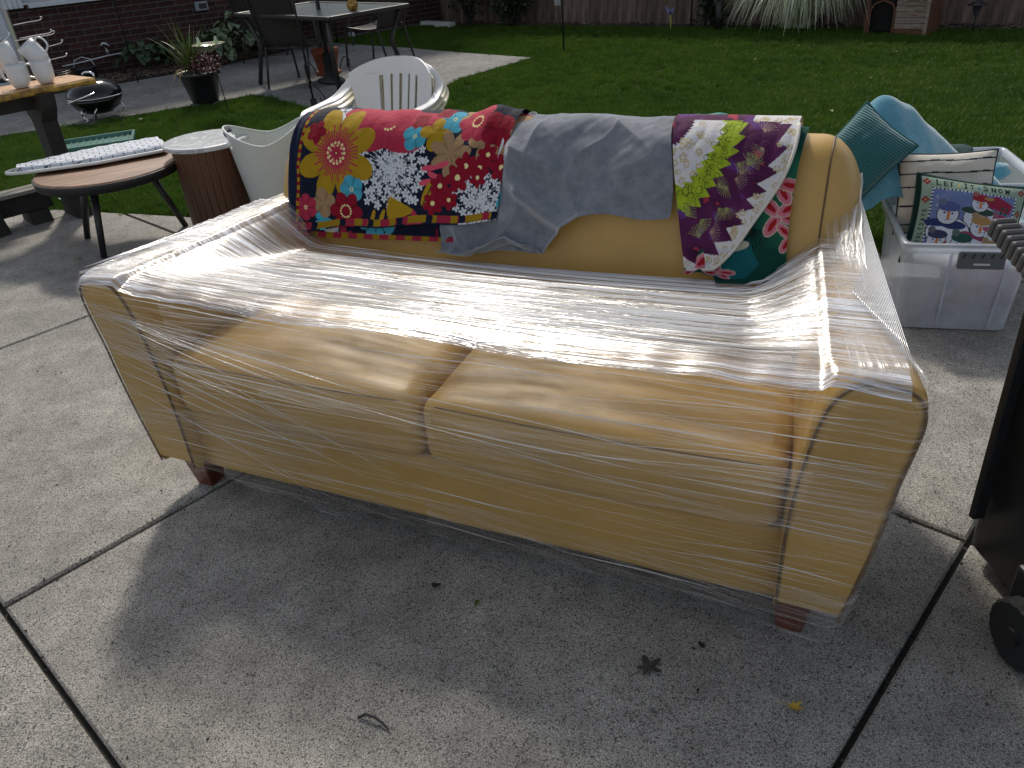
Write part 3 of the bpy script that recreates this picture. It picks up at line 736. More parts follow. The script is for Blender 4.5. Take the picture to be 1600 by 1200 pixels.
def surf_front(x, z): return (x, -.029-.002*pr_.random(), z)
for k in range(120):
    L_ = pr_.uniform(.10, .8); x0 = pr_.uniform(-.08, 1.85); z0 = pr_.uniform(.14, .68); sl = pr_.gauss(-.015, .028)
    if k < 34: x0 = -.07+pr_.uniform(0, .02); z0 = .64-pr_.random()**1.5*.25; sl = -pr_.uniform(.02, .42); L_ = pr_.uniform(.3, .9)
    if 34 <= k < 48: x0 = pr_.uniform(1.2, 1.5); L_ = 1.9-x0; sl = pr_.uniform(.0, .12)
    pts_ = []
    n_ = 14
    for i in range(n_+1):
        x = x0+L_*i/n_; z = z0+sl*(x-x0)+.0008*math.sin(i*.7+k)
        if z < .12 or z > .695: break
        if abs(x-cc) > half(z)*.985: break
        pts_.append((x, -.028-.0012*math.sin(i*.5+k), z))
    if len(pts_) > 3:
        r_w = .0003+.0011*pr_.random()**2.4; m_n = len(pts_); mbp.tube(pts_, [max(.0002, r_w*math.sin(PI*(i+.4)/(m_n))) for i in range(m_n)], 5, flat=1.0)
def top_pt(x, q):
    T_ = (x-cc)/(1.0-.088*q); e_ = min(max((abs(T_)-.70)/.18, 0), 1); z = .704-.112*q**1.1*(1-e_*e_*(3-2*e_))
    if abs(T_) > .86: z = .712
    return (x, -.02+.655*q, z-.016*max(0, 1-(T_/.86)**2)*(.4+q)+.004)
for k in range(170):
    L_ = pr_.uniform(.2, 1.5); x0 = pr_.uniform(-.02, 1.5); q0 = pr_.uniform(.10, .93); sl = pr_.gauss(0, .035); pts_ = []
    for i in range(16):
        x = x0+L_*i/15; q = q0+sl*(x-x0)+.0012*math.sin(i*.8+k)
        if q < .06 or q > .97 or abs(x-cc) > .93-.08*q: break
        pts_.append(top_pt(x, q))
    if len(pts_) > 3:
        r_w = pr_.uniform(.0006, .0020); m_n = len(pts_); mbp.tube(pts_, [max(.0002, r_w*math.sin(PI*(i+.4)/(m_n))) for i in range(m_n)], 5)
# strands that fan out from the sofa-back corners over the arms and the back
for sgn in (-1, 1):
    for k in range(46):
        a0_ = Vector((cc+sgn*.862, .79, (.78 if sgn > 0 else .70)-.003*k)); t_ = k/46; b0_ = Vector((cc+sgn*(.87-.16*t_*pr_.uniform(.6, 1.3)), .615-.10*(1-t_), .60+.13*(1-t_))) if k % 2 else Vector((cc+sgn*(1.0-.12*t_), .02+.3*t_, .716))
        pts_ = [tuple(a0_.lerp(b0_, i/8)+Vector((0, -.02*math.sin(PI*i/8), .004))) for i in range(9)]
        mbp.tube(pts_, [.0010*math.sin(PI*(i+.5)/9.5)+.0002 for i in range(9)], 5)
setp(mbp.build('film_pleats', m_pleat, film, smooth=True), kind='stuff')
# a light twisted rope of film along each upper strand
for sgn in (-1, 1):
    pts_ = []
    for t in np.linspace(0, 1, 24):
        p = np.array([sgn*.862, .84, .81 if sgn > 0 else .72])*(1-t)+np.array([sgn*1.020, .012, .705])*t; sg = math.sin(t*PI)
        pts_.append((cc+p[0]-sgn*.03*sg+.002*math.sin(t*40), p[1], p[2]-.045*sg+.001+.002*math.cos(t*33)))
    MB().tube(pts_, .003, 6).build('film_strand', film_mat('film rope %d' % sgn, haze=.3, gl=.3, white=.5, seed=3.), film, smooth=True)

# ================================================================== BLANKETS
BL = [(.935, .45), (.925, .70), (.905, .82), (.865, .868), (.80, .890), (.735, .888), (.675, .862), (.61, .808), (.545, .732), (.503, .660), (.478, .600), (.470, .56)]
BLf = [(.938, .45), (.932, .70), (.920, .82), (.895, .892), (.832, .934), (.765, .924), (.712, .878), (.676, .805), (.647, .725), (.622, .640), (.596, .600), (.52, .610), (.40, .64)]
def arclen(prof):
    c = catmull(prof, 10); d = np.concatenate([[0], np.cumsum(np.linalg.norm(np.diff(c, axis=0), axis=1))])
    crest = d[np.argmax(c[:, 1])]; return c, d-crest
bl, bls = arclen(BL); blf, blfs = arclen(BLf)
def cloth(a, s, off, prof='f'):
    """a = metres along the sofa, s = metres of cloth from the crest (positive = seat side)"""
    c, d = (blf, blfs) if prof == 'f' else (bl, bls)
    v = np.interp(s, d, c[:, 0]); z = np.interp(s, d, c[:, 1])
    v2 = np.interp(s+.004, d, c[:, 0]); z2 = np.interp(s+.004, d, c[:, 1]); dv, dz = v2-v, z2-z; l = np.sqrt(dv**2+dz**2)+1e-9
    nx, nz = dz/l, -dv/l   # normal (v,z): outward
    return np.stack([a, v+nx*off, z+nz*off], -1)
def w2(px, py, pts3):
    Wd = np.array(SO)+pts3[..., :1]*np.array(su)+pts3[..., 1:2]*np.array(sv)+pts3[..., 2:]*np.array([0, 0, 1.])
    r = Wd-np.array(C0); zc_ = r@np.array(fwd); return 800+FPX*(r@np.array(RT))/zc_, 600-FPX*(r@np.array(UP))/zc_
_A, _S = np.meshgrid(np.linspace(-.1, 1.9, 401), np.linspace(-.05, .55, 241), indexing='ij')
_pts = cloth(_A, _S, .012); _X, _Y = w2(0, 0, _pts)
def AS(px, py):
    """cloth coordinates seen at a photo pixel"""
    k = np.argmin((_X-px)**2+(_Y-py)**2); return _A.flat[k], _S.flat[k]
def print_mat(name, rough=.75, bscale=700, sheen=.3):
    mt, nt, b = new_mat(name); L = nt.links; b.inputs['Roughness'].default_value = rough; b.inputs['Specular IOR Level'].default_value = .25
    b.inputs['Sheen Weight'].default_value = 0.0; b.inputs['Specular IOR Level'].default_value = .12
    at = nt.nodes.new('ShaderNodeVertexColor'); at.layer_name = 'Col'; L.new(at.outputs[0], b.inputs['Base Color'])
    n = noise(nt, bscale, 2); bump(nt, b, n.outputs['Fac'], .25, .001); n2 = noise(nt, 22, 4); bump(nt, b, n2.outputs['Fac'], .7, .008)
    return mt
m_print = print_mat('printed cotton')
class Ras:
    """tiny painter on a float image in cloth metres: x 0..w, y y0..y1"""
    def __init__(s, x0, x1, y0, y1, res, bg_):
        s.x0, s.y0, s.res = x0, y0, res; s.w, s.h = int((x1-x0)*res), int((y1-y0)*res)
        s.im = np.zeros((s.w, s.h, 3)); s.im[:] = bg_
        s.X, s.Y = np.meshgrid(np.arange(s.w)/res+x0, np.arange(s.h)/res+y0, indexing='ij')
    def win(s, cx, cy, R):
        a = max(int((cx-R-s.x0)*s.res), 0); b_ = min(int((cx+R-s.x0)*s.res)+2, s.w); c = max(int((cy-R-s.y0)*s.res), 0); d = min(int((cy+R-s.y0)*s.res)+2, s.h)
        return (slice(a, max(b_, a)), slice(c, max(d, c)))
    def flower(s, cx, cy, R, n, col, depth=.3, rot=0, sharp=1.0, sx=1, sy=1, edge=None):
        w = s.win(cx, cy, R*1.3*max(sx, sy)); X = (s.X[w]-cx)/sx; Y = (s.Y[w]-cy)/sy; r = np.hypot(X, Y); th = np.arctan2(Y, X)+rot
        rr = R*(1-depth*(1-np.abs(np.cos(n*th/2))**sharp))
        m_ = r < rr; im = s.im[w]
        sh = .82+.18*np.abs(np.cos(n*th/2))
        im[m_] = (np.array(col)*sh[..., None])[m_]
        if edge is not None:
            e = m_ & (np.abs(np.cos(n*th/2)) < .10) & (r > R*.15); im[e] = edge
    def disc(s, cx, cy, R, col, sx=1, sy=1, rot=0):
        w = s.win(cx, cy, R*max(sx, sy)*1.1); dx, dy = s.X[w]-cx, s.Y[w]-cy
        X = (dx*math.cos(rot)+dy*math.sin(rot))/sx; Y = (-dx*math.sin(rot)+dy*math.cos(rot))/sy
        s.im[w][np.hypot(X, Y) < R] = col
    def line(s, x0, y0, x1, y1, wd, col):
        cx, cy, R = (x0+x1)/2, (y0+y1)/2, math.hypot(x1-x0, y1-y0)/2+wd; w = s.win(cx, cy, R)
        dx, dy = x1-x0, y1-y0; L2 = dx*dx+dy*dy+1e-12; X, Y = s.X[w]-x0, s.Y[w]-y0; t = np.clip((X*dx+Y*dy)/L2, 0, 1)
        s.im[w][np.hypot(X-t*dx, Y-t*dy) < wd/2] = col
    def dots(s, cx, cy, R, n, r, col):
        for k in range(n): s.disc(cx+R*math.cos(2*PI*k/n), cy+R*math.sin(2*PI*k/n), r, col)
    def poly(s, pts_, col):
        xs_ = [p[0] for p in pts_]; ys_ = [p[1] for p in pts_]; cx, cy = (min(xs_)+max(xs_))/2, (min(ys_)+max(ys_))/2
        w = s.win(cx, cy, max(max(xs_)-min(xs_), max(ys_)-min(ys_))/2+.01); s.im[w][in_poly(s.X[w], s.Y[w], pts_)] = col
    def sample(s, x, y):
        i = np.clip(((x-s.x0)*s.res).astype(int), 0, s.w-1); j = np.clip(((y-s.y0)*s.res).astype(int), 0, s.h-1); return s.im[i, j]
NAVY = (.006, .009, .024); YEL = (.37, .225, .010); PINK = (.39, .026, .058); CRIM = (.24, .005, .02); TURQ = (.06, .33, .44); BEI = (.34, .21, .11); WHT = (.60, .62, .65); CRM = (.75, .66, .30)
R = Ras(-.25, 1.15, -.55, .45, 900, NAVY)
mm = .00  # photo px to metres on the cloth is about 1/440 (x)
def umbel(cx, cy, RR, n, pr, sd):
    r_ = np.random.default_rng(sd)
    for k in range(n):
        a = k*2.39996; q = RR*math.sqrt((k+.5)/n)
        x, y = cx+q*math.cos(a)+r_.normal(0, pr*.25), cy+q*math.sin(a)+r_.normal(0, pr*.25)
        R.line(cx, cy, x, y, .0016, (.5, .52, .56))
    for k in range(n):
        a = k*2.39996; q = RR*math.sqrt((k+.5)/n)
        x, y = cx+q*math.cos(a)+r_.normal(0, pr*.3), cy+q*math.sin(a)+r_.normal(0, pr*.3)
        R.flower(x, y, pr*r_.uniform(.85, 1.15), 5, WHT, .62, r_.uniform(0, 6), 1.0); R.disc(x, y, pr*.16, (.25, .25, .22))
def F(px, py): return AS(px, py)
def scatter(y0, y1, sd):
    r_ = np.random.default_rng(sd)
    for k in range(60):
        x, y = r_.uniform(-.25, 1.15), r_.uniform(y0, y1); c = [YEL, PINK, CRIM, TURQ, BEI, WHT][k % 6]; q = r_.uniform(.03, .075)
        R.flower(x, y, q, int(r_.integers(5, 8)), c, .35, r_.uniform(0, 6), edge=NAVY); R.disc(x, y, q*.2, CRM)
scatter(-.55, -.06, 3)
NAVY_ = NAVY
x, y = F(610, 262); umbel(x, y, .122, 72, .0135, 1)
x, y = F(752, 312); umbel(x, y, .085, 40, .0135, 2)
x, y = F(530, 192); umbel(x, y, .05, 30, .012, 3)
x, y = F(612, 196); R.flower(x, y, .15, 5, PINK, .25, .3, sx=1.15, sy=.62, edge=(.4, .03, .07)); R.dots(x, y, .02, 12, .004, CRM)
x, y = F(600, 183); R.disc(x, y, .10, PINK, sx=1.3, sy=.5)
x, y = F(525, 240)
R.flower(x, y, .150, 8, YEL, .42, .4, .8, sx=.93, sy=1.0, edge=(.33, .2, .01))
w_ = 44
for k in range(w_):
    a = 2*PI*k/w_; q = .072+.012*math.sin(k*2.7); R.line(x, y, x+q*math.cos(a), y+q*math.sin(a), .0050, PINK)
R.disc(x, y, .040, PINK); R.dots(x, y, .030, 14, .0045, CRM); R.dots(x, y, .022, 9, .003, CRM); R.disc(x, y, .008, CRIM); R.disc(x, y, .003, CRM)
for (px, py, q, n, c, dp) in ((550, 296, .042, 5, TURQ, .18), (648, 214, .042, 4, TURQ, .25), (712, 188, .048, 5, TURQ, .3), (760, 170, .035, 5, TURQ, .3), (790, 320, .03, 5, TURQ, .2), (506, 345, .034, 5, TURQ, .45),
                           (682, 210, .050, 4, YEL, .55), (690, 222, .035, 3, YEL, .4), (705, 240, .068, 7, BEI, .45), (765, 222, .062, 5, BEI, .5), (785, 218, .045, 3, BEI, .35), (748, 180, .05, 5, BEI, .4),
                           (748, 194, .062, 6, PINK, .22), (505, 316, .046, 4, BEI, .3), (480, 323, .042, 6, PINK, .2), (541, 330, .060, 6, CRIM, .32), (700, 180, .03, 4, CRIM, .3), (660, 190, .03, 4, CRIM, .3),
                           (780, 205, .05, 4, CRIM, .2), (498, 208, .035, 5, CRIM, .3)):
    x, y = F(px, py); R.flower(x, y, q, n, c, dp, random.uniform(0, 6), edge=tuple(np.array(c)*.45))
for (px, py, r_) in ((748, 194, .016), (541, 330, .018)):
    x, y = F(px, py); R.disc(x, y, r_*.6, CRIM); R.dots(x, y, r_, 14, .003, CRM)
for (px, py) in ((550, 296), (480, 323), (648, 214), (712, 188)):
    x, y = F(px, py); R.dots(x, y, .005, 6, .0022, CRM)
for px, py in ((672, 262), (690, 258), (680, 275), (668, 285)):
    x, y = F(px, py); R.disc(x, y, .026, (.62, .07, .12), sx=1, sy=.32, rot=random.uniform(-.5, .8))
for k in range(8):
    x, y = F(620, 333); a = -PI+.05+k*.13; R.line(x, y, x+.0, y, .001, YEL)
x, y = F(648, 330)
for k in range(9):
    a = PI+.15-k*.10+.25; R.line(x, y, x+.085*math.cos(a), y+.085*math.sin(a)*-1, .008, YEL)
for k in range(8):
    a = PI*.25+k*.17; R.line(x, y, x+.055*math.cos(a), y+.055*math.sin(a), .008, PINK)
x, y = F(672, 300); R.disc(x, y, .045, YEL, sx=.35, sy=1, rot=.5); R.line(x-.02, y+.04, x+.02, y-.04, .003, NAVY)
for px in (585, 600, 617):
    x, y = F(px, 338); R.disc(x, y, .024, YEL, sx=.3, sy=1, rot=.4)
for (px, py, q) in ((730, 260, .038), (716, 278, .042), (751, 262, .032), (764, 242, .030), (785, 262, .040), (688, 290, .034), (679, 318, .034), (703, 312, .030), (800, 275, .035), (748, 278, .028)):
    x, y = F(px, py); R.flower(x, y, q, 6, CRIM, .36, random.uniform(0, 6), edge=(.2, .004, .02)); R.disc(x, y, q*.2, CRM)
# floral blanket mesh
aL0, sL = AS(462, 352); aR, sR = AS(782, 345)
print('floral', aL0, sL, aR, sR)
nu, nv = 520, 330
U, V = np.meshgrid(np.linspace(0, 1, nu), np.linspace(0, 1, nv), indexing='ij')
s_end = None; s0 = -.24
fl0, fr0, fl1, fr1 = AS(480, 193), AS(824, 168), AS(462, 360), AS(778, 346); print('floral corners', fl0, fr0, fl1, fr1)
aa0 = fl0[0]; aa1 = fr0[0]
s_end = fl1[1]+(fr1[1]-fl1[1])*U+.004*np.sin(U*17)
s = s0+(s_end-s0)*V
k_ = np.clip(s/s_end, 0, 1)
a = (fl0[0]+(fl1[0]-fl0[0])*k_)*(1-U)+(fr0[0]+(fr1[0]-fr0[0])*k_)*U
off = .018 + .0055*vnoise(a*2.6, s*2.0, 61, 3) + .0045*vnoise(a*6, s*4, 62, 3) + .012*np.exp(-((U-1)/.05)**2)*np.clip(.1-np.abs(s), 0, .1)*10
off += .010*np.exp(-((V-1)/.012)**2)
bulge = .018*np.exp(-((a-.80)/.05)**2)*np.exp(-(s/.06)**2); off += bulge
floral = thing('floral_blanket', 'colourful navy, yellow and pink flower print blanket over the left half of the sofa back', 'blanket', SO, SA)
Pm = cloth(a, s, off); 
R2 = R.sample(a, s)
hem = (V > .955); hc = np.where((np.sin(a*95)+np.sin(a*37+1) > .2)[..., None], np.array(PINK)*.8, np.array(YEL)*.8); hc = np.where((np.sin(a*61+.4) > .8)[..., None], np.array(NAVY), hc)
R2 = np.where((hem & (V < .992))[..., None], hc, R2); 
hl = U < .022; hc2 = np.where((np.sin(s*260) > .1)[..., None], np.array(CRIM), np.array(YEL)*.9); R2 = np.where((hl & (U > .006))[..., None], hc2, R2)
grid_obj('printed_top', Pm, m_print, floral, col=R2)
# second folded layer showing left of and below the first
nu, nv = 220, 160
U, V = np.meshgrid(np.linspace(0, 1, nu), np.linspace(0, 1, nv), indexing='ij')
lf = AS(447, 290); s = -.22+(fl1[1]+.022+.22)*V; a = lf[0]+.40*U*(1+.55*V)
s = np.where(V > .9, s-.03*U*(V-.9)*10, s)
off = .006+.003*vnoise(a*3, s*2, 65, 2) + .010*np.exp(-((U)/.07)**2)*np.sin(U*60)**2
R3 = R.sample((a*1.0+.55) % 1.2-.2, -.50+(s+.25)*.6); sel = (U < .14)
R3 = np.where((U < .13)[..., None] & (vnoise(a*9, s*4, 5, 2) < .6)[..., None], np.array([.012, .018, .045]), R3)
hm = V > .965; R3 = np.where(hm[..., None], hc[:1, :1]*0+np.where((np.sin(a*110) > -.2)[..., None], np.array(PINK)*.8, np.array(YEL)*.8), R3)
Pm = cloth(a, s, off); ee = np.clip(1-U/.06, 0, 1)**2; Pm[..., 2] -= .02*ee; 
grid_obj('lower_fold', Pm, m_print, floral, col=R3)
# right-hand fold edge
nu, nv = 60, 160
U, V = np.meshgrid(np.linspace(0, 1, nu), np.linspace(0, 1, nv), indexing='ij')
sfb = AS(798, 330); s = -.15+(sfb[1]+.15)*V; a = (fr0[0]+(sfb[0]-.045-fr0[0])*np.clip(s/sfb[1], 0, 1))-.02+.06*U; off = .014-.008*U+.002*vnoise(a*8, s*4, 66, 2); R4 = R.sample((a*4 % 1.1)-.1, s*1.0-.25)
bands = np.select([V < .35, V < .55, V < .72, V < .85], [0, 1, 2, 3], 4); pal = np.array([CRIM, BEI, WHT, CRIM, TURQ]); R4 = pal[bands]
grid_obj('side_fold', cloth(a, s, off), m_print, floral, col=R4)

# grey fleece
def fleece(name, c1, c2, fuzz=900):
    mt, nt, b = new_mat(name); L = nt.links; b.inputs['Roughness'].default_value = .9; b.inputs['Specular IOR Level'].default_value = .15
    b.inputs['Sheen Weight'].default_value = 1.0; b.inputs['Sheen Roughness'].default_value = .35; b.inputs['Sheen Tint'].default_value = (1, 1, 1, 1)
    n = noise(nt, 30, 8, .75); r = ramp_node(nt, [(.36, c1), (.64, c2)]); L.new(n.outputs['Fac'], r.inputs[0]); L.new(r.outputs[0], b.inputs['Base Color'])
    bump(nt, b, noise(nt, fuzz, 3).outputs['Fac'], .6, .003); bump(nt, b, noise(nt, 45, 5, .7, stretch=(1, .4, 1)).outputs['Fac'], .35, .008); return mt
m_grey = fleece('grey fleece', (.155, .17, .195), (.235, .25, .275))
nu, nv = 300, 220
U, V = np.meshgrid(np.linspace(0, 1, nu), np.linspace(0, 1, nv), indexing='ij')
a0 = .79; a1 = 1.325
pxs = [655, 700, 760, 815, 850, 872, 900, 960, 1046]; pys = [394, 398, 404, 410, 398, 365, 340, 337, 342]
asl = np.array([AS(x, y) for x, y in zip(pxs, pys)]); print('grey', asl.round(3).tolist())
gl_, gh_ = AS(672, 350), AS(674, 396); print('grey left', gl_, gh_)
a = np.interp(U, [0, .30, 1], [gh_[0], .915, a1]) ; 
a1 = AS(1047, 340)[0]; g0_ = AS(815, 180)[0]; a = np.where(a > .915, .915+(a-.915)*(a1-.915)/(1.325-.915), a); top_a = g0_+(AS(1052, 190)[0]-g0_)*U
s0 = -.22
sE = np.interp(a[:, 0], asl[:, 0], asl[:, 1]); sE = np.convolve(np.pad(sE, 12, mode='edge'), np.ones(25)/25, 'valid')[:, None]+.006*np.sin(a[:, :1]*26)
s = s0+(sE-s0)*V; blend = np.clip((s-.0)/.22, 0, 1); blend = blend*blend*(3-2*blend)
A_ = top_a*(1-blend)+a*blend
A_ = A_ - (gh_[0]-gl_[0])*np.clip((.34-s)/.06, 0, 1)*np.clip(1-U/.3, 0, 1)*blend
# diagonal folds that radiate from the lower left
ph = (A_*14 + s*16); off = .011+.018*np.clip(np.sin(ph+.8*vnoise(A_*2, s*2, 70, 2)), -.3, 1)**1*np.clip((s+.02)/.2, 0, 1)*np.clip((1.30-A_)/.2, .15, 1)+.005*vnoise(A_*3.4, s*5, 71, 4)
fold = np.exp(-((s-.225-.10*np.sin((A_-.90)*7))/.022)**2)*np.clip((A_-.86)/.05, 0, 1)*np.clip((1.16-A_)/.1, 0, 1); off += .040*fold
ph2 = A_*9-s*13+1.4*vnoise(A_*1.5, s*2, 73, 2); rdg = 1-np.abs(np.sin(ph2)); off += .014*rdg**3*np.clip((s+.05)/.1, 0, 1)*np.clip((1.32-A_)/.12, 0, 1)
ph3 = A_*22+s*9+1.5*vnoise(A_*2, s*3, 74, 2); off += .005*(1-np.abs(np.sin(ph3)))**2*np.clip((s+.05)/.1, 0, 1)
bag = np.clip((s-.16)/.12, 0, 1)*np.exp(-((A_-.89)/.06)**2); off += .020*bag
off += .010*np.exp(-((V-1)/.02)**2)
kf = np.clip(s/fr1[1], 0, 1); edge_f = fr0[0]+(fr1[0]-fr0[0])*kf; und = np.clip((edge_f+.012-A_)/.03, 0, 1)*np.clip((fr1[1]+.03-s)/.03, 0, 1); off = off*(1-und)+.006*und
grey = thing('grey_blanket', 'plush plain grey fleece blanket over the middle of the sofa back', 'blanket', SO, SA)
Pm = cloth(A_, s, off); 
grid_obj('fleece', Pm, m_grey, grey)
# rolled far edge on the crest
MB().tube([(g0_-.01+.035*t, .83+.006*math.sin(t*5), .938+.006*math.sin(t*4+1)) for t in np.linspace(0, 2.2, 12)], [.006, .011, .013, .013, .012, .012, .011, .011, .010, .009, .007, .003], 8).build('rolled_edge', m_grey, grey, smooth=True)

# quilt: fan of stair-stepped patches
qc = AS(1050, 196); print('quilt c', qc, AS(1236, 200), AS(1062, 425), AS(1200, 340), AS(1215, 440))
PUR = (.075, .014, .060); LIM = (.28, .37, .02); QWH = (.58, .56, .55)
Q = Ras(1.2, 1.95, -.35, .50, 1100, PUR)
nu, nv = 300, 330
U, V = np.meshgrid(np.linspace(0, 1, nu), np.linspace(0, 1, nv), indexing='ij')
th = U*PI/2; 
q0_, q1_, q2_ = AS(1052, 196), AS(1240, 232), AS(1066, 426); QA, QS = q0_[0], q0_[1]-.004; Rx, Ry = q1_[0]-QA, q2_[1]-QS; QSH = q2_[0]-QA; print('quilt', q0_, q1_, q2_)
X = Q.X-QA; Y = Q.Y-QS
r = np.hypot(X/Rx, Y/Ry); tt = np.arctan2(Y/Ry, np.maximum(X/Rx, 1e-4))
nsec = 9; saw = (tt/(PI/2)*nsec) % 1.0; rs = r*(1+.105*(saw-.5))
im = Q.im
cols = [(0, .17, PUR), (.17, .42, QWH), (.42, .58, LIM), (.58, .90, PUR), (.90, 2, QWH)]
for lo, hi, c in cols: im[(rs >= lo) & (rs < hi)] = c
im[Y < -.01] = QWH; im[(Y < -.01) & (X < .2)] = PUR
r_ = np.random.default_rng(4)
pz = vnoise(X*9, Y*9, 90, 4); isP = (np.abs(im-np.array(PUR)).sum(-1) < 1e-6); weave = (np.sin(X*700)*np.sin(Y*700))
im[isP] = (np.array(PUR)*(1+.45*pz[..., None]+.25*weave[..., None]))[isP]
blu = isP & (pz > .45) & (rs < .80); im[blu] = (.10, .03, .16); red = isP & (pz < -.55) & (rs < .80); im[red] = (.30, .03, .05)
isW = (np.abs(im-np.array(QWH)).sum(-1) < 1e-6); im[isW & (vnoise(X*30, Y*30, 91, 2) > .4)] = (.52, .52, .60)
base_im = im.copy(); GOLD = (.36, .26, .08)
for k in range(420):   # gold blossoms on the white patches
    x, y = r_.uniform(QA-.02, QA+.37), r_.uniform(QS-.03, QS+.46); i, j = int((x-Q.x0)*Q.res), int((y-Q.y0)*Q.res)
    if i < Q.w and j < Q.h and isW[i, j]:
        q = r_.uniform(.004, .008)
        for m_ in range(5): aa = m_*2*PI/5+k; Q.disc(x+q*math.cos(aa), y+q*math.sin(aa), q*.5, GOLD)
        for m_ in range(5): aa = m_*2*PI/5+k; Q.disc(x+q*math.cos(aa), y+q*math.sin(aa), q*.26, (.62, .58, .5))
isL = (np.abs(base_im-np.array(LIM)).sum(-1) < 1e-6); im[isL] = (np.array(LIM)*(1+.25*vnoise(X*20, Y*20, 92, 2)[..., None]))[isL]
for k in range(46):    # curly dark outlines on the lime, pale pine sprigs on the purple
    tq = (k+.5)/46*PI/2; rr = .42+.16*r_.random(); x, y = QA+Rx*rr*math.cos(tq), QS+Ry*rr*math.sin(tq); q = r_.uniform(.008, .016); a0_ = r_.uniform(0, 6)
    pl = [(x+q*(1-.12*m_)*math.cos(a0_+m_*.7), y+q*(1-.12*m_)*math.sin(a0_+m_*.7)) for m_ in range(7)]
    for p, p2 in zip(pl, pl[1:]): Q.line(*p, *p2, .0016, (.03, .06, .01))
for k in range(15):
    tq = r_.uniform(.05, 1.5); rr = r_.uniform(.60, .80); x, y = QA+Rx*rr*math.cos(tq), QS+Ry*rr*math.sin(tq); a0_ = r_.uniform(0, 6); c = (.26, .27, .10) if k % 3 else (.30, .22, .16)
    for m_ in range(9): aa = a0_+(m_-4)*.24; q = .032; Q.line(x, y, x+q*math.cos(aa), y+q*math.sin(aa), .0013, c)
quilt = thing('patchwork_quilt', 'purple, lime and white patchwork quilt draped over the right side of the sofa back', 'quilt', SO, SA)
# lower backing layer with tropical print
TQ = Ras(1.25, 1.9, -.1, .5, 900, (.004, .045, .035))
X2, Y2 = TQ.X, TQ.Y
g_ = vnoise(X2*3, Y2*3, 95, 3); TQ.im[:] = np.array([.004, .05, .035])+np.clip(g_, 0, 1)[..., None]*np.array([.02, .10, .05]); TQ.im[g_ < -.5] = (.006, .10, .11)
for k in range(26):
    x, y, a0_ = r_.uniform(1.3, 1.75), r_.uniform(.1, .45), r_.uniform(0, 6)
    for m_ in range(9): aa = a0_+(m_-4)*.22; TQ.line(x, y, x+.05*math.cos(aa), y+.05*math.sin(aa), .0022, (.002, .014, .012))
def hib(px, py, q, rot):
    x, y = AS(px, py)
    for m_ in range(4):
        aa = rot+m_*PI/2*1.15; cx_, cy_ = x+q*.7*math.cos(aa), y+q*.7*math.sin(aa)
        TQ.disc(cx_, cy_, q*.80, (.50, .40, .30), sx=1, sy=.52, rot=aa); TQ.disc(cx_, cy_, q*.72, (.50, .15, .20), sx=1, sy=.50, rot=aa); TQ.disc(cx_, cy_, q*.45, (.30, .01, .015), sx=1, sy=.34, rot=aa)
hib(1215, 335, .040, .2); hib(1215, 285, .04, 1.0); hib(1085, 418, .045, .1); hib(1235, 370, .03, 2); hib(1120, 425, .03, .8)
x, y = AS(1150, 385); TQ.disc(x, y, .03, (.42, .42, .33), sx=1, sy=.4, rot=-.3)
pl = [AS(*p) for p in ((1062, 426), (1085, 432), (1112, 430), (1118, 441), (1170, 440), (1212, 441), (1228, 405), (1238, 360), (1240, 310), (1226, 275))]
pa = np.array(pl); print('back layer', pa.round(3).tolist())
nu, nv = 170, 200
U, V = np.meshgrid(np.linspace(0, 1, nu), np.linspace(0, 1, nv), indexing='ij')
amx = max(pa[5, 0], pa[7, 0])+.004; a = pa[0, 0]+.01 + (amx-pa[0, 0]-.01)*U; p6_ = pa[:6][np.argsort(pa[:6, 0])]; sE = np.interp(a[:, 0], p6_[:, 0], p6_[:, 1])[:, None]; a = a-.012*np.sin(np.clip(V, 0, 1)*PI)*np.clip((U-.9)*10, 0, 1)
s = .03+(sE-.03)*V; off = .010+.004*vnoise(a*5, s*4, 97, 2)*1 + .012*np.exp(-((a-1.43)/.02)**2)*np.clip((s-.28)/.1, 0, 1)
grid_obj('backing_layer', cloth(a, s, off, 'f'), m_print, quilt, col=TQ.sample(a, s))
# front layer, polar grid
nu, nv = 260, 280
U, V = np.meshgrid(np.linspace(0, 1, nu), np.linspace(0, 1, nv), indexing='ij')
th = U*PI/2*1.0; rr = V*1.0
kr = 1-.15*np.sin(2*th)**1.6; a = QA+Rx*rr*kr*np.cos(th)+.012*np.sin(th)*rr; s = QS+Ry*rr*kr*np.sin(th); s_pat = QS+Ry*rr*np.sin(th); a = a+QSH*np.clip((s-QS)/Ry, 0, 1)
off = .020+.003*vnoise(a*4, s*4, 98, 2)+.0015*np.abs(np.sin((r_.uniform(0, 1)+rr*9)*PI))
grid_obj('patchwork_top', cloth(a, s, off, 'f'), m_print, quilt, col=Q.sample(QA+Rx*rr*np.cos(th), s_pat))
# part behind the crest
U, V = np.meshgrid(np.linspace(0, 1, 120), np.linspace(0, 1, 90), indexing='ij')
a = QA+Rx*U; s = QS-.22*V; off = .020+.003*vnoise(a*4, s*4, 98, 2)
grid_obj('patchwork_rear', cloth(a, s, off, 'f'), m_print, quilt, col=Q.sample(a, s), flip=True)
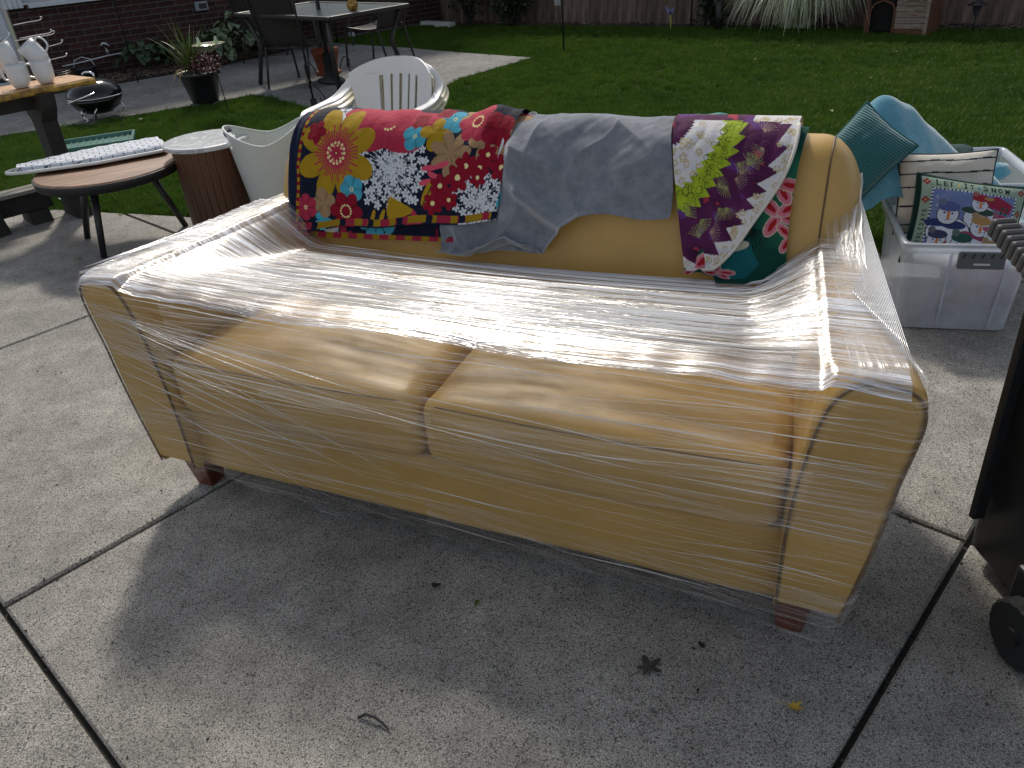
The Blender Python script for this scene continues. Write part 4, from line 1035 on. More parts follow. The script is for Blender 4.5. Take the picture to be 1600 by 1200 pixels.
# binding tube along the fan edge and teal lining folded up at the crest
bt = [tuple(cloth(np.array(QA+Rx*(1-.15*max(0, math.sin(2*t))**1.6)*math.cos(t)+.012*math.sin(t)+QSH*(1-.15*max(0, math.sin(2*t))**1.6)*math.sin(t)), np.array(QS+Ry*(1-.15*max(0, math.sin(2*t))**1.6)*math.sin(t)), np.array(.021), 'f')) for t in np.linspace(0, PI/2, 60)]
MB().tube(bt, .0045, 7).build('binding', mat('quilt binding', (.62, .60, .56), (.55, .5, .42), rough=.8, scale=90), quilt, smooth=True)
U, V = np.meshgrid(np.linspace(0, 1, 60), np.linspace(0, 1, 24), indexing='ij')
a = QA+.20*U; hgt = .018*np.sin(np.clip(U*1.02, 0, 1)*PI)**.8*(1-.25*U)
Pm = np.stack([a, .835+.03*V-.0*U, .934+hgt*np.sin(V*PI*.5)+.002*np.sin(a*90)], -1)
grid_obj('teal_lining', Pm, mat('teal cotton', (.01, .22, .19), (.01, .16, .14), rough=.7, bmp=.3), quilt)
# ================================================================== OBJECTS ON THE LEFT
def wood_mat(name, c1, c2, sc=4, stretch=(1, 12, 12), rough=.45, rot=0.0):
    mt, nt, b = new_mat(name); L = nt.links; b.inputs['Roughness'].default_value = rough
    n = noise(nt, sc, 6, .65, stretch=stretch); r = ramp_node(nt, [(.33, c1), (.5, tuple((x+y)/2 for x, y in zip(c1, c2))), (.68, c2)]); L.new(n.outputs['Fac'], r.inputs[0]); L.new(r.outputs[0], b.inputs['Base Color'])
    bump(nt, b, n.outputs['Fac'], .15, .003); return mt
m_top = wood_mat('mango wood', (.34, .19, .11), (.12, .062, .034), sc=3, stretch=(1.2, 9, 9))
# round coffee table
ct_ = thing('coffee_table', 'round low coffee table with mango wood top, black rim and round black legs', 'table', (-2.085, 4.375, 0), math.radians(30))
MB().lathe([(.368, .405), (.372, .410), (.372, .419), (.366, .424), (0.001, .424)], 64).build('table_top', m_top, ct_, smooth=False)
MB().lathe([(.352, .365), (.372, .372), (.380, .405), (.380, .416), (.3735, .417), (.3735, .404)], 64, caps=False).build('rim', m_black, ct_, smooth=True)
MB().lathe([(.20, .35), (.35, .366), (.37, .40)], 40).build('under_tray', m_black, ct_)
bx_ = ct_.matrix_basis.inverted() if False else None
Mi = Matrix.Rotation(-math.radians(30), 3, 'Z')
for fx, fy in ((-2.143, 4.11), (-1.831, 4.535), (-2.385, 4.47)):
    p = Mi @ Vector((fx+2.085, fy-4.375, 0)); q = p*.62; q.z = .37
    MB().tube([q, p+Vector((0, 0, .001))], [.021, .0165], 14).build('leg', m_black, ct_, smooth=True)
# ironing board on top of it
p0, p1 = G(10, 270, .45), G(255, 222, .46)
ax = (p1-p0); ilen = ax.length; irz = math.atan2(ax.y, ax.x)
ib = thing('ironing_board', 'small tabletop ironing board with grey and white grid cover lying on the round coffee table', 'ironing board', (p0.x, p0.y, .430), irz)
def bw(t): return .155*min(1, (max(t, 0)/.55)**.62)*(1 if t < .93 else math.sqrt(max(0, 1-((t-.93)/.075)**2))*.25+.75 if t < 1 else .6)
m_cover, nt, b = new_mat('ironing board cover'); b.inputs['Roughness'].default_value = .8
tc = nt.nodes.new('ShaderNodeTexCoord'); wv = nt.nodes.new('ShaderNodeTexBrick'); mp = nt.nodes.new('ShaderNodeMapping'); dn = noise(nt, 22, 2)
mpx = nt.nodes.new('ShaderNodeMix'); mpx.data_type = 'VECTOR'; mpx.inputs[0].default_value = .018
nt.links.new(tc.outputs['Object'], mpx.inputs[4]); nt.links.new(dn.outputs['Color'], mpx.inputs[5]); nt.links.new(mpx.outputs[1], wv.inputs['Vector'])
wv.inputs['Scale'].default_value = 1; wv.inputs['Brick Width'].default_value = .055; wv.inputs['Row Height'].default_value = .040; wv.inputs['Mortar Size'].default_value = .0022; wv.offset = 0.5
wv.inputs['Color1'].default_value = (.60, .63, .68, 1); wv.inputs['Color2'].default_value = (.52, .55, .62, 1); wv.inputs['Mortar'].default_value = (.06, .07, .09, 1)
nt.links.new(wv.outputs['Color'], b.inputs['Base Color'])
nu, nv = 70, 26; T = np.linspace(0.07, .985, nu); Pm = np.zeros((nu, nv, 3))
for i, t in enumerate(T):
    w_ = bw(t)+.006
    for j in range(nv):
        s_ = -1+2*j/(nv-1); Pm[i, j] = (t*ilen, s_*w_, .030+.016*(1-s_**8)-.018*(abs(s_) > .97)+.0015*math.sin(t*60+s_*5))
grid_obj('cover', Pm, m_cover, ib)
outline = [(t*ilen, bw(t)+.012) for t in np.linspace(0, 1, 40)] + [(t*ilen, -bw(t)-.012) for t in np.linspace(1, 0, 40)]
MB().tube([(x, y, .018) for x, y in outline], .009, 8, closed=True).build('frame', m_white, ib, smooth=True)
MB().prism([(t*ilen, bw(t)) for t in np.linspace(.05, .99, 24)][::-1]+[(t*ilen, -bw(t)) for t in np.linspace(.05, .99, 24)], .016, .026).build('mesh_top', mat('grey mesh', (.20, .22, .20), (.16, .17, .16), rough=.5), ib)
lg = MB(); 
for s_ in (-1, 1): lg.tube([(ilen*.35, s_*.09, .012), (ilen*.8, s_*.09, .004)], .006, 6)
lg.build('folded_legs', m_white, ib, smooth=True)
MB().box((ilen*.80, -.10, .012), (.07, .03, .02)).build('bracket', mat('cream plastic', (.5, .46, .38), (.45, .4, .33)), ib, bevel=.003)

# marble drum table
dr = thing('drum_side_table', 'round side table with white marble top on a dark slatted wood drum', 'side table', (-1.545, 4.43, 0))
m_marb, nt, b = new_mat('white marble'); b.inputs['Roughness'].default_value = .25
n = noise(nt, 5, 8, .7); n.inputs['Distortion'].default_value = 1.6; r = ramp_node(nt, [(.40, (.66, .67, .67)), (.50, (.36, .38, .39)), (.56, (.66, .67, .67)), (.75, (.52, .54, .55))]); nt.links.new(n.outputs['Fac'], r.inputs[0]); nt.links.new(r.outputs[0], b.inputs['Base Color'])
MB().lathe([(.215, .482), (.225, .487), (.228, .500), (.224, .508), (.212, .510), (.0005, .510)], 72).build('marble_top', m_marb, dr, smooth=False)
m_wal = wood_mat('acacia slat', (.14, .055, .022), (.045, .018, .008), sc=3, stretch=(14, 14, 1), rough=.5)
for k in range(30):
    a = 2*PI*k/30; r_ = .182
    o = MB().box((0, 0, .2435), (.014, .0382, .475)).build('slat', m_wal, dr, bevel=.002, seg=1)
    o.location = (r_*math.cos(a), r_*math.sin(a), 0); o.rotation_euler = (0, 0, a)
    if k == 0: keep = o
    else:
        me_old = o.data; o.data = keep.data; bpy.data.meshes.remove(me_old)
MB().lathe([(.16, .02), (.172, .03), (.172, .47)], 30).build('core', m_wal, dr)
# crumpled paper at its foot
cr_ = MB()
for k in range(10): cr_.box((random.uniform(-.03, .03), random.uniform(-.02, .02), .012+random.uniform(0, .02)), (.05, .03, .004), Euler((random.uniform(-.8, .8), random.uniform(-.8, .8), random.uniform(0, 3))).to_matrix())
o = cr_.build('paper_scrap', m_white); o.location = G(302, 374); setp(o, 'crumpled white scrap at the foot of the slatted drum table', 'paper scrap')

# laundry basket
lb = thing('laundry_basket', 'tall white plastic laundry basket with oval handle holes and a dark grip', 'laundry basket', (-1.19, 4.33, 0), math.radians(8))
nu, nv = 128, 54; Pm = np.zeros((nu, nv, 3))
for i in range(nu):
    th = 2*PI*i/nu
    for j in range(nv):
        t = j/(nv-1); top = .585 - .085*(1-abs(math.cos(th))**1.6)
        z = .004+(top-.004)*t; rx = .125+.070*(z/.5)**.9; ry = .115+.060*(z/.5)**.9
        Pm[i, j] = (rx*math.cos(th), ry*math.sin(th), z)
m_bask = mat('white basket plastic', (.60, .62, .58), (.55, .57, .54), rough=.4, scale=3)
o = grid_obj('shell', Pm, m_bask, lb, closed_u=True, flip=True)
# cut handle holes: delete quads inside an ellipse near both ends
bm = bmesh.new(); bm.from_mesh(o.data); dele = []
for f in bm.faces:
    c = f.calc_center_median(); th = math.atan2(c.y, c.x)
    for tc_ in (0, PI):
        dd = (th-tc_+PI) % (2*PI)-PI
        if (dd/.52)**2+((c.z-.512)/.036)**2 < 1: dele.append(f)
bmesh.ops.delete(bm, geom=dele, context='FACES'); bm.to_mesh(o.data); bm.free()
md = o.modifiers.new('s', 'SOLIDIFY'); md.thickness = .004
rim = []
for i in range(96):
    th = 2*PI*i/96; top = .585-.085*(1-abs(math.cos(th))**1.6); rim.append(((.125+.070*(top/.5)**.9)*math.cos(th), (.115+.060*(top/.5)**.9)*math.sin(th), top))
MB().tube(rim, .0055, 8, closed=True).build('rim', m_bask, lb, smooth=True)
m_navyg = mat('navy grip', (.02, .025, .05), (.015, .02, .04), rough=.5)
for tc_ in (0, PI):
    g_ = []
    for th in np.linspace(-.38, .38, 14):
        z = .565; g_.append(((.125+.070*(z/.5)**.9)*math.cos(th+tc_)*.985, (.115+.060*(z/.5)**.9)*math.sin(th+tc_)*.985, z-.004-.05*th*th))
    MB().tube(g_, .011, 8).build('grip', m_navyg, lb, smooth=True)
MB().lathe([(.12, .004), (.0005, .006)], 40, sy=.92, caps=False).build('base', m_bask, lb)

# ------------------------------------------------------------------ monobloc chairs (stack of three)
def ribbon(path, widths, thick, name, mt, parent, wdir):
    """flat bent strip along path, width along wdir (vector or list)"""
    n = len(path); Pm = np.zeros((n, 9, 3)); path = [Vector(p) for p in path]
    for i, p in enumerate(path):
        t = (path[min(i+1, n-1)]-path[max(i-1, 0)]).normalized(); w = (wdir[i] if isinstance(wdir, list) else wdir); w = Vector(w); w = (w-t*w.dot(t)).normalized(); nn = t.cross(w)
        for j in range(9):
            q = -1+2*j/8; Pm[i, j] = p+w*(widths[i]*q/2)+nn*(-.10*widths[i]*q*q)
    o = grid_obj(name, Pm, mt, parent); md = o.modifiers.new('s', 'SOLIDIFY'); md.thickness = thick; md.offset = 0
    bv = o.modifiers.new('b', 'BEVEL'); bv.width = .002; bv.segments = 2; bv.limit_method = 'ANGLE'; return o
def monobloc(loc, rz, label, mt):
    """faces local -Y"""
    t = thing('plastic_chair', label, 'chair', loc, rz, 'white plastic chairs in one stack')
    # back: panel with slots.  local: x across, z up, back at y=+.22
    nx, nz = 76, 60; bm = bmesh.new(); vv = {}
    def top(x): return .80+.0*x - .055*abs(x/.235)**3.2
    def pos(x, z):
        y = .205+.13*((z-.42)/.38)**1.0*.9 - .055*(1-(x/.25)**2)*0 - .16*(x/.26)**2*(.35+.65*np.clip((z-.42)/.38, 0, 1)); return (x, y, z)
    nxs = np.linspace(-.246, .246, nx); 
    for i, x in enumerate(nxs):
        for j in range(nz):
            z = .40+(top(x)-.40)*j/(nz-1); hw = 1.0-.16*(1-j/(nz-1)); vv[i, j] = bm.verts.new(pos(x*hw, z))
    slots = [-.112, -.056, 0, .056, .112]
    for i in range(nx-1):
        for j in range(nz-1):
            xc = (nxs[i]+nxs[i+1])/2; t_ = (j+.5)/(nz-1); sk = False
            for sx in slots:
                if abs(xc-sx) < .0075 and .06 < t_ < .80: sk = True
            if not sk: bm.faces.new((vv[i, j], vv[i+1, j], vv[i+1, j+1], vv[i, j+1]))
    me = bpy.data.meshes.new('backrest'); bm.to_mesh(me); bm.free(); me.materials.append(mt); me.polygons.foreach_set('use_smooth', [True]*len(me.polygons))
    o = link('backrest', me, t); md = o.modifiers.new('s', 'SOLIDIFY'); md.thickness = .009; md.offset = 0
    # arms: from the top of the back sweeping out, forward and down to the front
    for s_ in (-1, 1):
        path = catmull([(s_*.13, .285, .750), (s_*.205, .235, .735), (s_*.268, .205, .68), (s_*.287, .10, .632), (s_*.290, -.03, .622), (s_*.282, -.15, .618), (s_*.268, -.205, .598), (s_*.262, -.222, .55)], 6)
        n = len(path); wd = []
        for i in range(n):
            k = i/(n-1); wd.append(Vector((s_*(.55+.45*min(1, k*2.2)), .3*(1-min(1, k*2)), .75*(1-min(1, k*1.8)))))
        W_ = [.058-.006*math.sin(k/(n-1)*PI) for k in range(n)]
        ribbon([tuple(p) for p in path], W_, .010, 'armrest', mt, t, wd)
        # front leg and inner stay
        ribbon([tuple(p) for p in catmull([(s_*.262, -.222, .56), (s_*.262, -.225, .42), (s_*.268, -.235, .22), (s_*.275, -.245, .0)], 5)], [.055]*16, .012, 'leg', mt, t, Vector((s_*.7, .7, 0)))
        ribbon([tuple(p) for p in catmull([(s_*.215, .24, .60), (s_*.235, .26, .42), (s_*.25, .29, .2), (s_*.262, .32, .0)], 5)], [.055]*16, .012, 'leg', mt, t, Vector((s_*.7, -.7, 0)))
        ribbon([tuple(p) for p in catmull([(s_*.200, .285, .70), (s_*.235, .22, .60), (s_*.25, .12, .50), (s_*.262, -.02, .44), (s_*.262, -.20, .425)], 5)], [.045, .042, .04, .038, .036, .036, .036, .036, .036, .036, .036, .036, .036, .036, .036, .036, .036, .036, .036, .036, .036], .010, 'side_stay', mt, t, Vector((s_*.3, .2, .9)))
    U, V = np.meshgrid(np.linspace(-1, 1, 24), np.linspace(0, 1, 24), indexing='ij')
    Pm = np.stack([U*(.24-.03*V), -.235+.46*V, .425-.018*(1-U**2)*np.sin(V*PI)-.03*np.clip(.12-V, 0, 1)*8*.5], -1)
    o = grid_obj('seat', Pm, mt, t); md = o.modifiers.new('s', 'SOLIDIFY'); md.thickness = .009
    return t
m_chair1 = mat('white resin', (.74, .74, .73), (.70, .70, .69), rough=.30, scale=3)
m_chair2 = mat('cream resin', (.70, .66, .52), (.66, .61, .46), rough=.35, scale=3)
CB = Vector((-.566, 4.08, 0)); CR_ = math.radians(-27)
cf = Vector((math.sin(CR_), -math.cos(CR_), 0)) # facing
monobloc(CB+Vector((0, 0, .048))-cf*.0, CR_, 'topmost white plastic armchair of the nested stack behind the sofa', m_chair1)
monobloc(CB+Vector((0, 0, .024))-cf*.022, CR_, 'middle yellowed plastic armchair of the nested stack behind the sofa', m_chair2)
monobloc(CB-cf*.044, CR_, 'lowest yellowed plastic armchair of the nested stack behind the sofa', m_chair2)

# ------------------------------------------------------------------ rough bench table with mugs, far left
tc0 = G(147, 121, .78); tdl = Vector((-.72, -.69, 0)); tdw = Vector((-.69, .72, 0))
bt_ = thing('work_table', 'live-edge orange wood plank table on black timber legs at the far left', 'table', (0, 0, 0))
m_live = wood_mat('oiled live edge wood', (.62, .36, .15), (.36, .17, .055), sc=3, stretch=(8, 2, 3), rough=.4)
m_bark = mat('yellow bark edge', (.40, .24, .03), (.16, .09, .02), rough=.7, scale=30, bmp=.6)
pl_ = []
Lt, Wt = 1.5, .34
for k in range(26): t = k/25; pl_.append(tc0+tdl*(Lt*t)+tdw*(.010*math.sin(t*34)+.006*math.sin(t*71)))
pl2 = [tc0+tdl*(Lt*t)+tdw*Wt for t in (1, .5, 0.02)]
poly = [(p.x, p.y) for p in pl_+pl2]
MB().prism(poly[::-1] if sum(poly[k][0]*poly[(k+1) % len(poly)][1]-poly[(k+1) % len(poly)][0]*poly[k][1] for k in range(len(poly))) < 0 else poly, .745, .780, ch=.002).build('plank_top', m_live, bt_)
MB().tube([p-tdw*.001+Vector((0, 0, .762)) - Vector((0, 0, p.z)) for p in pl_], [.017+.003*math.sin(k*2.3) for k in range(26)], 7).build('bark_edge', m_bark, bt_)
def P2(px, py, z): q = G(px, py, z); return q
m_timb = mat('black stained timber', (.012, .011, .010), (.02, .018, .016), rough=.8, scale=22, bmp=.5)
def at_depth(px, py, d):
    dr_ = fwd*FPX + RT*(px-800) - UP*(py-600); return C0+dr_*(d/math.hypot(dr_.x, dr_.y))
dd = math.hypot(tc0.x, tc0.y)-.02
ctr = tc0+tdl*.30+tdw*.17
base = Vector((ctr.x, ctr.y, 0))
# wide shaped post under the top
pr = []
mb = MB()
for z, w_ in ((.744, .40), (.66, .34), (.58, .18), (.45, .16), (.30, .155), (.12, .20), (.0, .26)):
    pr.append((z, w_))
for (z0, w0), (z1, w1) in zip(pr, pr[1:]): mb.bar(base+Vector((0, 0, z0)), base+Vector((0, 0, z1)), w0, .09, hint=tdl, w1=w1, t1=.09)
mb.build('post', m_timb, bt_, bevel=.004)
mb = MB().bar(base+Vector((0, 0, .700)), base+tdl*1.1+Vector((0, 0, .700)), .10, .085); mb.build('apron', m_timb, bt_)
b2_ = base+tdl*1.05
MB().bar(b2_+Vector((0, 0, .74)), b2_, .18, .09, hint=tdl).build('post', m_timb, bt_)
MB().bar(G(82, 182, .45), G(70, 192, .45), .05, .04).build('peg', m_timb, bt_)

# low grey plank bench / rail at the far left
rb = thing('plank_bench', 'low weathered grey plank bench on black blocks at the far left edge', 'bench', (0, 0, 0))
q0, q1 = G(68, 288, .20), G(-160, 345, .20); bd = (q1-q0).normalized(); bn = Vector((-bd.y, bd.x, 0))
m_gwood = wood_mat('weathered grey plank', (.22, .21, .19), (.12, .115, .10), sc=6, stretch=(2, 2, 2), rough=.8)
for k in range(2):
    MB().bar(q0+bn*(.038-.078*k+.03), q1+bn*(.038-.078*k+.03), .068, .022).build('plank', m_gwood, rb, bevel=.003)
MB().bar(q0+Vector((0, 0, -.07)), q1+Vector((0, 0, -.07)), .12, .115).build('beam', m_timb, rb, bevel=.004)
for f_ in (.10, .80):
    c = q0+bd*f_; MB().bar(Vector((c.x, c.y, .075)), Vector((c.x, c.y, 0)), .16, .12, hint=bd, w1=.22).build('foot', m_timb, rb, bevel=.004)
MB().tube([G(92, 310, .03), G(97, 312, .03), G(103, 316, .02)], .004, 5).build('rope_end', m_white, rb)
fb_ = thing('black_foot_block', 'black timber foot standing on the concrete at the left edge', 'foot block', G(2, 368), .3)
MB().lathe([(.06, 0), (.045, .12), (.03, .22)], 4).build('block', m_timb, fb_)

# mugs
m_mug = mat('white glazed mug', (.66, .67, .68), (.62, .63, .65), rough=.18, scale=4)
def mug(px, py, z, tilt, rz, label, up=False, hz=0, s=1.0, base_=None):
    loc = base_ if base_ is not None else G(px, py, z)
    t = thing('mug', label, 'mug', loc, 0, 'white mugs on the plank table'); t.rotation_euler = Euler((tilt[0], tilt[1], rz)); 
    pr = [(.022, 0), (.029, .003), (.038, .020), (.0425, .048), (.0435, .080), (.0442, .101), (.0425, .100), (.040, .05), (.035, .022), (.022, .008), (.0005, .006)]
    MB().lathe([(a*s, b*s) for a, b in pr], 32).build('cup', m_mug, t, smooth=True)
    MB().tube([Vector(p)*s for p in catmull([(.037, 0, .080), (.060, 0, .088), (.074, 0, .068), (.068, 0, .040), (.038, 0, .026)], 5)], .0062*s, 8, flat=.7).build('handle', m_mug, t, smooth=True)
    return t
z0 = .782
b1 = G(74, 130, z0); mug(0, 0, 0, (0, 0), math.radians(190), s=1.3, label='lower upright mug of the right-hand pair on the plank table', base_=b1)
mug(0, 0, 0, (0, math.radians(-34)), math.radians(10), s=1.3, label='tilted mug stuck in the top of the right-hand mug', base_=b1+Vector((.030, 0, .108)))
b2 = G(35, 137, z0); mug(0, 0, 0, (0, 0), math.radians(170), s=1.3, label='lower upright mug of the left-hand pair on the plank table', base_=b2)
mug(0, 0, 0, (0, math.radians(14)), math.radians(200), s=1.3, label='slightly tipped mug stuck in the top of the left-hand mug', base_=b2+Vector((-.012, 0, .108)))
b3 = G(-4, 124, z0); mug(0, 0, 0, (0, 0), .5, 'mug cut off by the left edge of the photo', base_=b3, s=1.3)
# chrome mug tree and wire rack
mt_ = thing('mug_tree', 'chrome mug tree with curled arms behind the left pair of mugs', 'mug tree', G(18, 112, z0))
MB().lathe([(.07, 0), (.07, .008), (.01, .014)], 24).build('foot', m_chrome, mt_, smooth=True)
MB().tube([(-.006, 0, .01), (-.006, 0, .42)], .004, 8).build('rod', m_chrome, mt_, smooth=True)
MB().tube([(.008, 0, .01), (.008, 0, .36)], .003, 8).build('rod', m_chrome, mt_, smooth=True)
for k, z in enumerate((.18, .24, .30, .36, .40)):
    a = k*2.2; MB().tube([(r*math.cos(a), r*math.sin(a), z+h) for r, h in ((0, 0), (.04, .01), (.07, .03), (.078, .05), (.068, .055))], .0035, 6).build('arm', m_chrome, mt_, smooth=True)
wr = thing('wire_rack', 'black and chrome wire rack standing behind the mugs on the plank table', 'wire rack', G(88, 117, z0), .6)
wr_m = mat('dark wire', (.05, .04, .035), (.03, .03, .03), rough=.3, metal=.8)
for z, r_ in ((.0, .085), (.012, .085)): MB().tube([(r_*math.cos(t), r_*.6*math.sin(t), z+.004) for t in np.linspace(0, 2*PI, 24)[:-1]], .0022, 5, closed=True).build('ring', wr_m, wr, smooth=True)
for x in np.linspace(-.07, .07, 6): MB().tube([(x, -.045, .004), (x, .045, .004)], .0018, 5).build('floor_wire', wr_m, wr)
for k in range(5):
    x = -.11+.045*k; MB().tube([(x, .03, .005), (x+.0, .04, .33)], .0018, 5).build('upright', wr_m, wr)
for k, (z, x0, x1) in enumerate(((.30, -.13, .03), (.225, -.12, .06), (.215, -.15, .07), (.16, .02, .10), (.085, .0, .10))):
    MB().tube(catmull([(x0, .03, z), ((x0+x1)/2, .02, z+.006), (x1-.02, 0, z+.010), (x1, -.01, z+.024), (x1-.01, -.02, z+.028)], 4), .0030, 6).build('hook_arm', m_chrome, wr, smooth=True)

# green tray on the lawn
tr0, tr1 = G(78, 232, .06), G(240, 222, .06)
c_ = G(150, 226, .03); tra = thing('green_lid', 'pale green ribbed plastic lid lying on the lawn behind the coffee table', 'plastic lid', (c_.x, c_.y, .03), math.radians(18))
m_tray = mat('pale green plastic', (.10, .22, .18), (.08, .19, .16), rough=.3, scale=4)
MB().box((0, 0, .004), (.62, .40, .008)).build('panel', m_tray, tra, bevel=.002)
for s_ in (-1, 1):
    MB().box((0, s_*.19, .022), (.62, .022, .038)).build('side_wall', m_tray, tra, bevel=.004); MB().box((s_*.30, 0, .022), (.022, .358, .038)).build('end_wall', m_tray, tra, bevel=.004)
for k in range(11): MB().box((-.25+k*.05, 0, .011), (.014, .355, .008)).build('rib', m_tray, tra, bevel=.002)
# ================================================================== REAR LEFT: plants, grill, patio set
kg = thing('kettle_grill', 'small black portable kettle grill with chrome handle on the walkway', 'grill', G(160, 184), math.radians(-20)); kg.scale = (1.36, 1.36, 1.30)
m_enam = mat('black enamel', (.006, .006, .007), (.009, .009, .01), rough=.12, scale=6)
prb = [(.03, .12), (.09, .13), (.145, .165), (.172, .21), (.180, .245)]
MB().lathe(prb, 40).build('bowl', m_enam, kg, smooth=True)
MB().lathe([(.184, .243), (.184, .252), (.178, .285), (.150, .325), (.095, .352), (.03, .362), (.0005, .363)], 40).build('lid', m_enam, kg, smooth=True)
MB().tube([(.186*math.cos(t), .186*math.sin(t), .247) for t in np.linspace(0, 2*PI, 48)[:-1]], .004, 6, closed=True).build('lid_rim', m_chrome, kg, smooth=True)
MB().tube([(-.05, 0, .36), (-.045, 0, .40), (-.02, 0, .41), (.02, 0, .41), (.045, 0, .40), (.05, 0, .36)], .009, 8).build('lid_handle', m_chrome, kg, smooth=True)
for k in range(3):
    a = k*2*PI/3+.5; c, s_ = math.cos(a), math.sin(a)
    MB().tube([(.15*c, .15*s_, .235), (.17*c, .17*s_, .13), (.13*c, .13*s_, .03), (.15*c, .15*s_, .008)], .006, 6).build('leg', m_chrome, kg, smooth=True)
MB().tube([(.12*math.cos(t), .12*math.sin(t), .055) for t in np.linspace(0, 2*PI, 30)[:-1]], .005, 6, closed=True).build('leg_ring', m_chrome, kg, smooth=True)
MB().tube([(-.13, -.145, .215), (-.06, -.192, .235), (.05, -.19, .262), (.14, -.14, .29)], .006, 6).build('carry_bar', m_chrome, kg, smooth=True)
MB().tube([(.10, -.16, .06), (.12, -.165, .18), (.125, -.14, .24)], .006, 6).build('stay', m_chrome, kg, smooth=True)
for ch in kg.children:
    if ch.name.startswith(('leg', 'stay')): ch.scale.z = .45
    else: ch.location.z = -.085
# second small grill hardware behind
kg2 = thing('black_bucket', 'small black bucket with grey bail handle behind the kettle grill', 'bucket', G(140, 128))
MB().lathe([(.10, 0), (.13, .16), (.135, .18), (.125, .18), (.10, .02)], 28).build('pail', m_black, kg2, smooth=True)
MB().tube([(-.13, 0, .18), (-.10, 0, .26), (0, 0, .29), (.10, 0, .26), (.13, 0, .18)], .005, 6).build('bail', m_dirtwhite, kg2, smooth=True)

# spiky potted plant
pp = thing('potted_spike_plant', 'black flower pot with spiky green dracaena leaves and dark red flowers', 'potted plant', G(322, 159), 0)
m_pot = mat('black plastic pot', (.010, .011, .013), (.016, .017, .02), rough=.4)
MB().lathe([(.125, 0), (.135, .02), (.185, .25), (.205, .262), (.21, .29), (.20, .295), (.185, .28), (.0005, .265)], 36).build('pot', m_pot, pp, smooth=True)
m_spike = mat('spike leaf', (.14, .17, .03), (.055, .10, .02), rough=.5, scale=9)
for k in range(48):
    a = random.uniform(0, 2*PI); el = random.uniform(.55, 1.45); l = random.uniform(.35, .58); b0 = Vector((-.05+random.uniform(-.04, .04), random.uniform(-.04, .04), .27))
    tip = b0+Vector((math.cos(a)*math.cos(el), math.sin(a)*math.cos(el), math.sin(el)))*l
    MB().blade(b0, tip, .020, droop=.25*math.cos(el)+.02, seg=6).build('leaf', m_spike, pp, smooth=True)
m_yl = mat('yellowed leaf', (.45, .26, .03), (.35, .2, .03), rough=.6)
for a in (3.5, 3.9, 4.4):
    MB().blade((-.08, -.03, .27), (-.08+.22*math.cos(a), -.03+.22*math.sin(a), .16), .018, droop=.9, seg=6).build('yellow_leaf', m_yl, pp, smooth=True)
def foliage(name, n, c, r, sz, mt, parent, squash=.8, cup=.25):
    mb = MB()
    for k in range(n):
        d = Vector((random.gauss(0, 1), random.gauss(0, 1), random.gauss(0, 1))).normalized()*r*random.uniform(.5, 1.05); d.z *= squash
        p = Vector(c)+d; s_ = sz*random.uniform(.6, 1.3); R_ = Euler((random.uniform(-.9, .9), random.uniform(-.9, .9), random.uniform(0, 6.3))).to_matrix()
        pts_ = [(-.5, 0, 0), (-.1, -.32, cup*.2), (.5, 0, -cup*.3), (-.1, .32, cup*.2)]
        i = len(mb.v); mb.v += [tuple(p+R_ @ (Vector(q)*s_)) for q in pts_]; mb.f += [(i, i+1, i+2, i+3)]
    return setp(mb.build(name, mt, parent), kind='stuff')
MB().lathe([(.192, .292), (.10, .305), (.0005, .31)], 24, caps=False).build('soil_top', m_soil, pp)
m_dred = mat('dark red foliage', (.12, .012, .025), (.05, .012, .02), rough=.6, scale=20)
foliage('red_foliage', 520, (.10, -.04, .36), .17, .035, m_dred, pp)
m_pinkf = mat('pink petals', (.55, .25, .35), (.5, .2, .3), rough=.6)
foliage('flowers', 14, (.10, -.05, .37), .18, .018, m_pinkf, pp)
# hostas along the wall: one plant per clump, big leaves
m_hosta = mat('hosta leaf', (.045, .085, .03), (.02, .045, .018), rough=.5, scale=6)
m_hvar = mat('variegated hosta edge', (.17, .22, .12), (.04, .075, .03), rough=.5, scale=22, lo=.46, hi=.54)
def hosta(px, py, R_, H_, n, mt, label, sz=.14):
    b = G(px, py); t = thing('hosta', label, 'plant', b, random.uniform(0, 3), 'leafy plants along the brick wall')
    mesh_cache = None
    for k in range(n):
        a = random.uniform(0, 2*PI); q = R_*math.sqrt(random.random()); h = H_*(1-.55*(q/R_)**2)*random.uniform(.75, 1.1); c = Vector((q*math.cos(a), q*math.sin(a), h))
        L_ = sz*random.uniform(.75, 1.25); tip = c+Vector((math.cos(a), math.sin(a), random.uniform(-.9, .1)))*L_; sd_ = Vector((-math.sin(a), math.cos(a), random.uniform(-.3, .3)))
        P_ = np.zeros((7, 5, 3))
        for i in range(7):
            tt_ = i/6; w_ = L_*.34*math.sin(min(1, tt_*1.02)*PI)**.7 + .002; m__ = c.lerp(tip, tt_)+Vector((0, 0, .25*L_*math.sin(tt_*PI)))
            for j in range(5): s__ = -1+j/2; P_[i, j] = m__+sd_*w_*s__+Vector((0, 0, .22*w_*abs(s__)))
        grid_obj('leaf', P_, mt, t)
    st = MB()
    for k in range(10): a = random.uniform(0, 2*PI); st.tube([(0, 0, 0), (R_*.4*math.cos(a), R_*.4*math.sin(a), H_*.6)], .004, 4)
    st.build('stems', mt, t); return t
hosta(232, 112, .30, .38, 55, m_hosta, 'broad-leaved green plant low on the brick wall, left of the spiky pot', .14)
hosta(290, 103, .22, .30, 32, m_hosta, 'green leafy plant against the bricks behind the spiky pot', .12)
hosta(345, 98, .26, .42, 48, m_hvar, 'variegated hosta behind the glass bird dish', .14)
hosta(388, 88, .34, .55, 70, m_hvar, 'tall variegated hosta against the wall, left of the sling chair', .15)
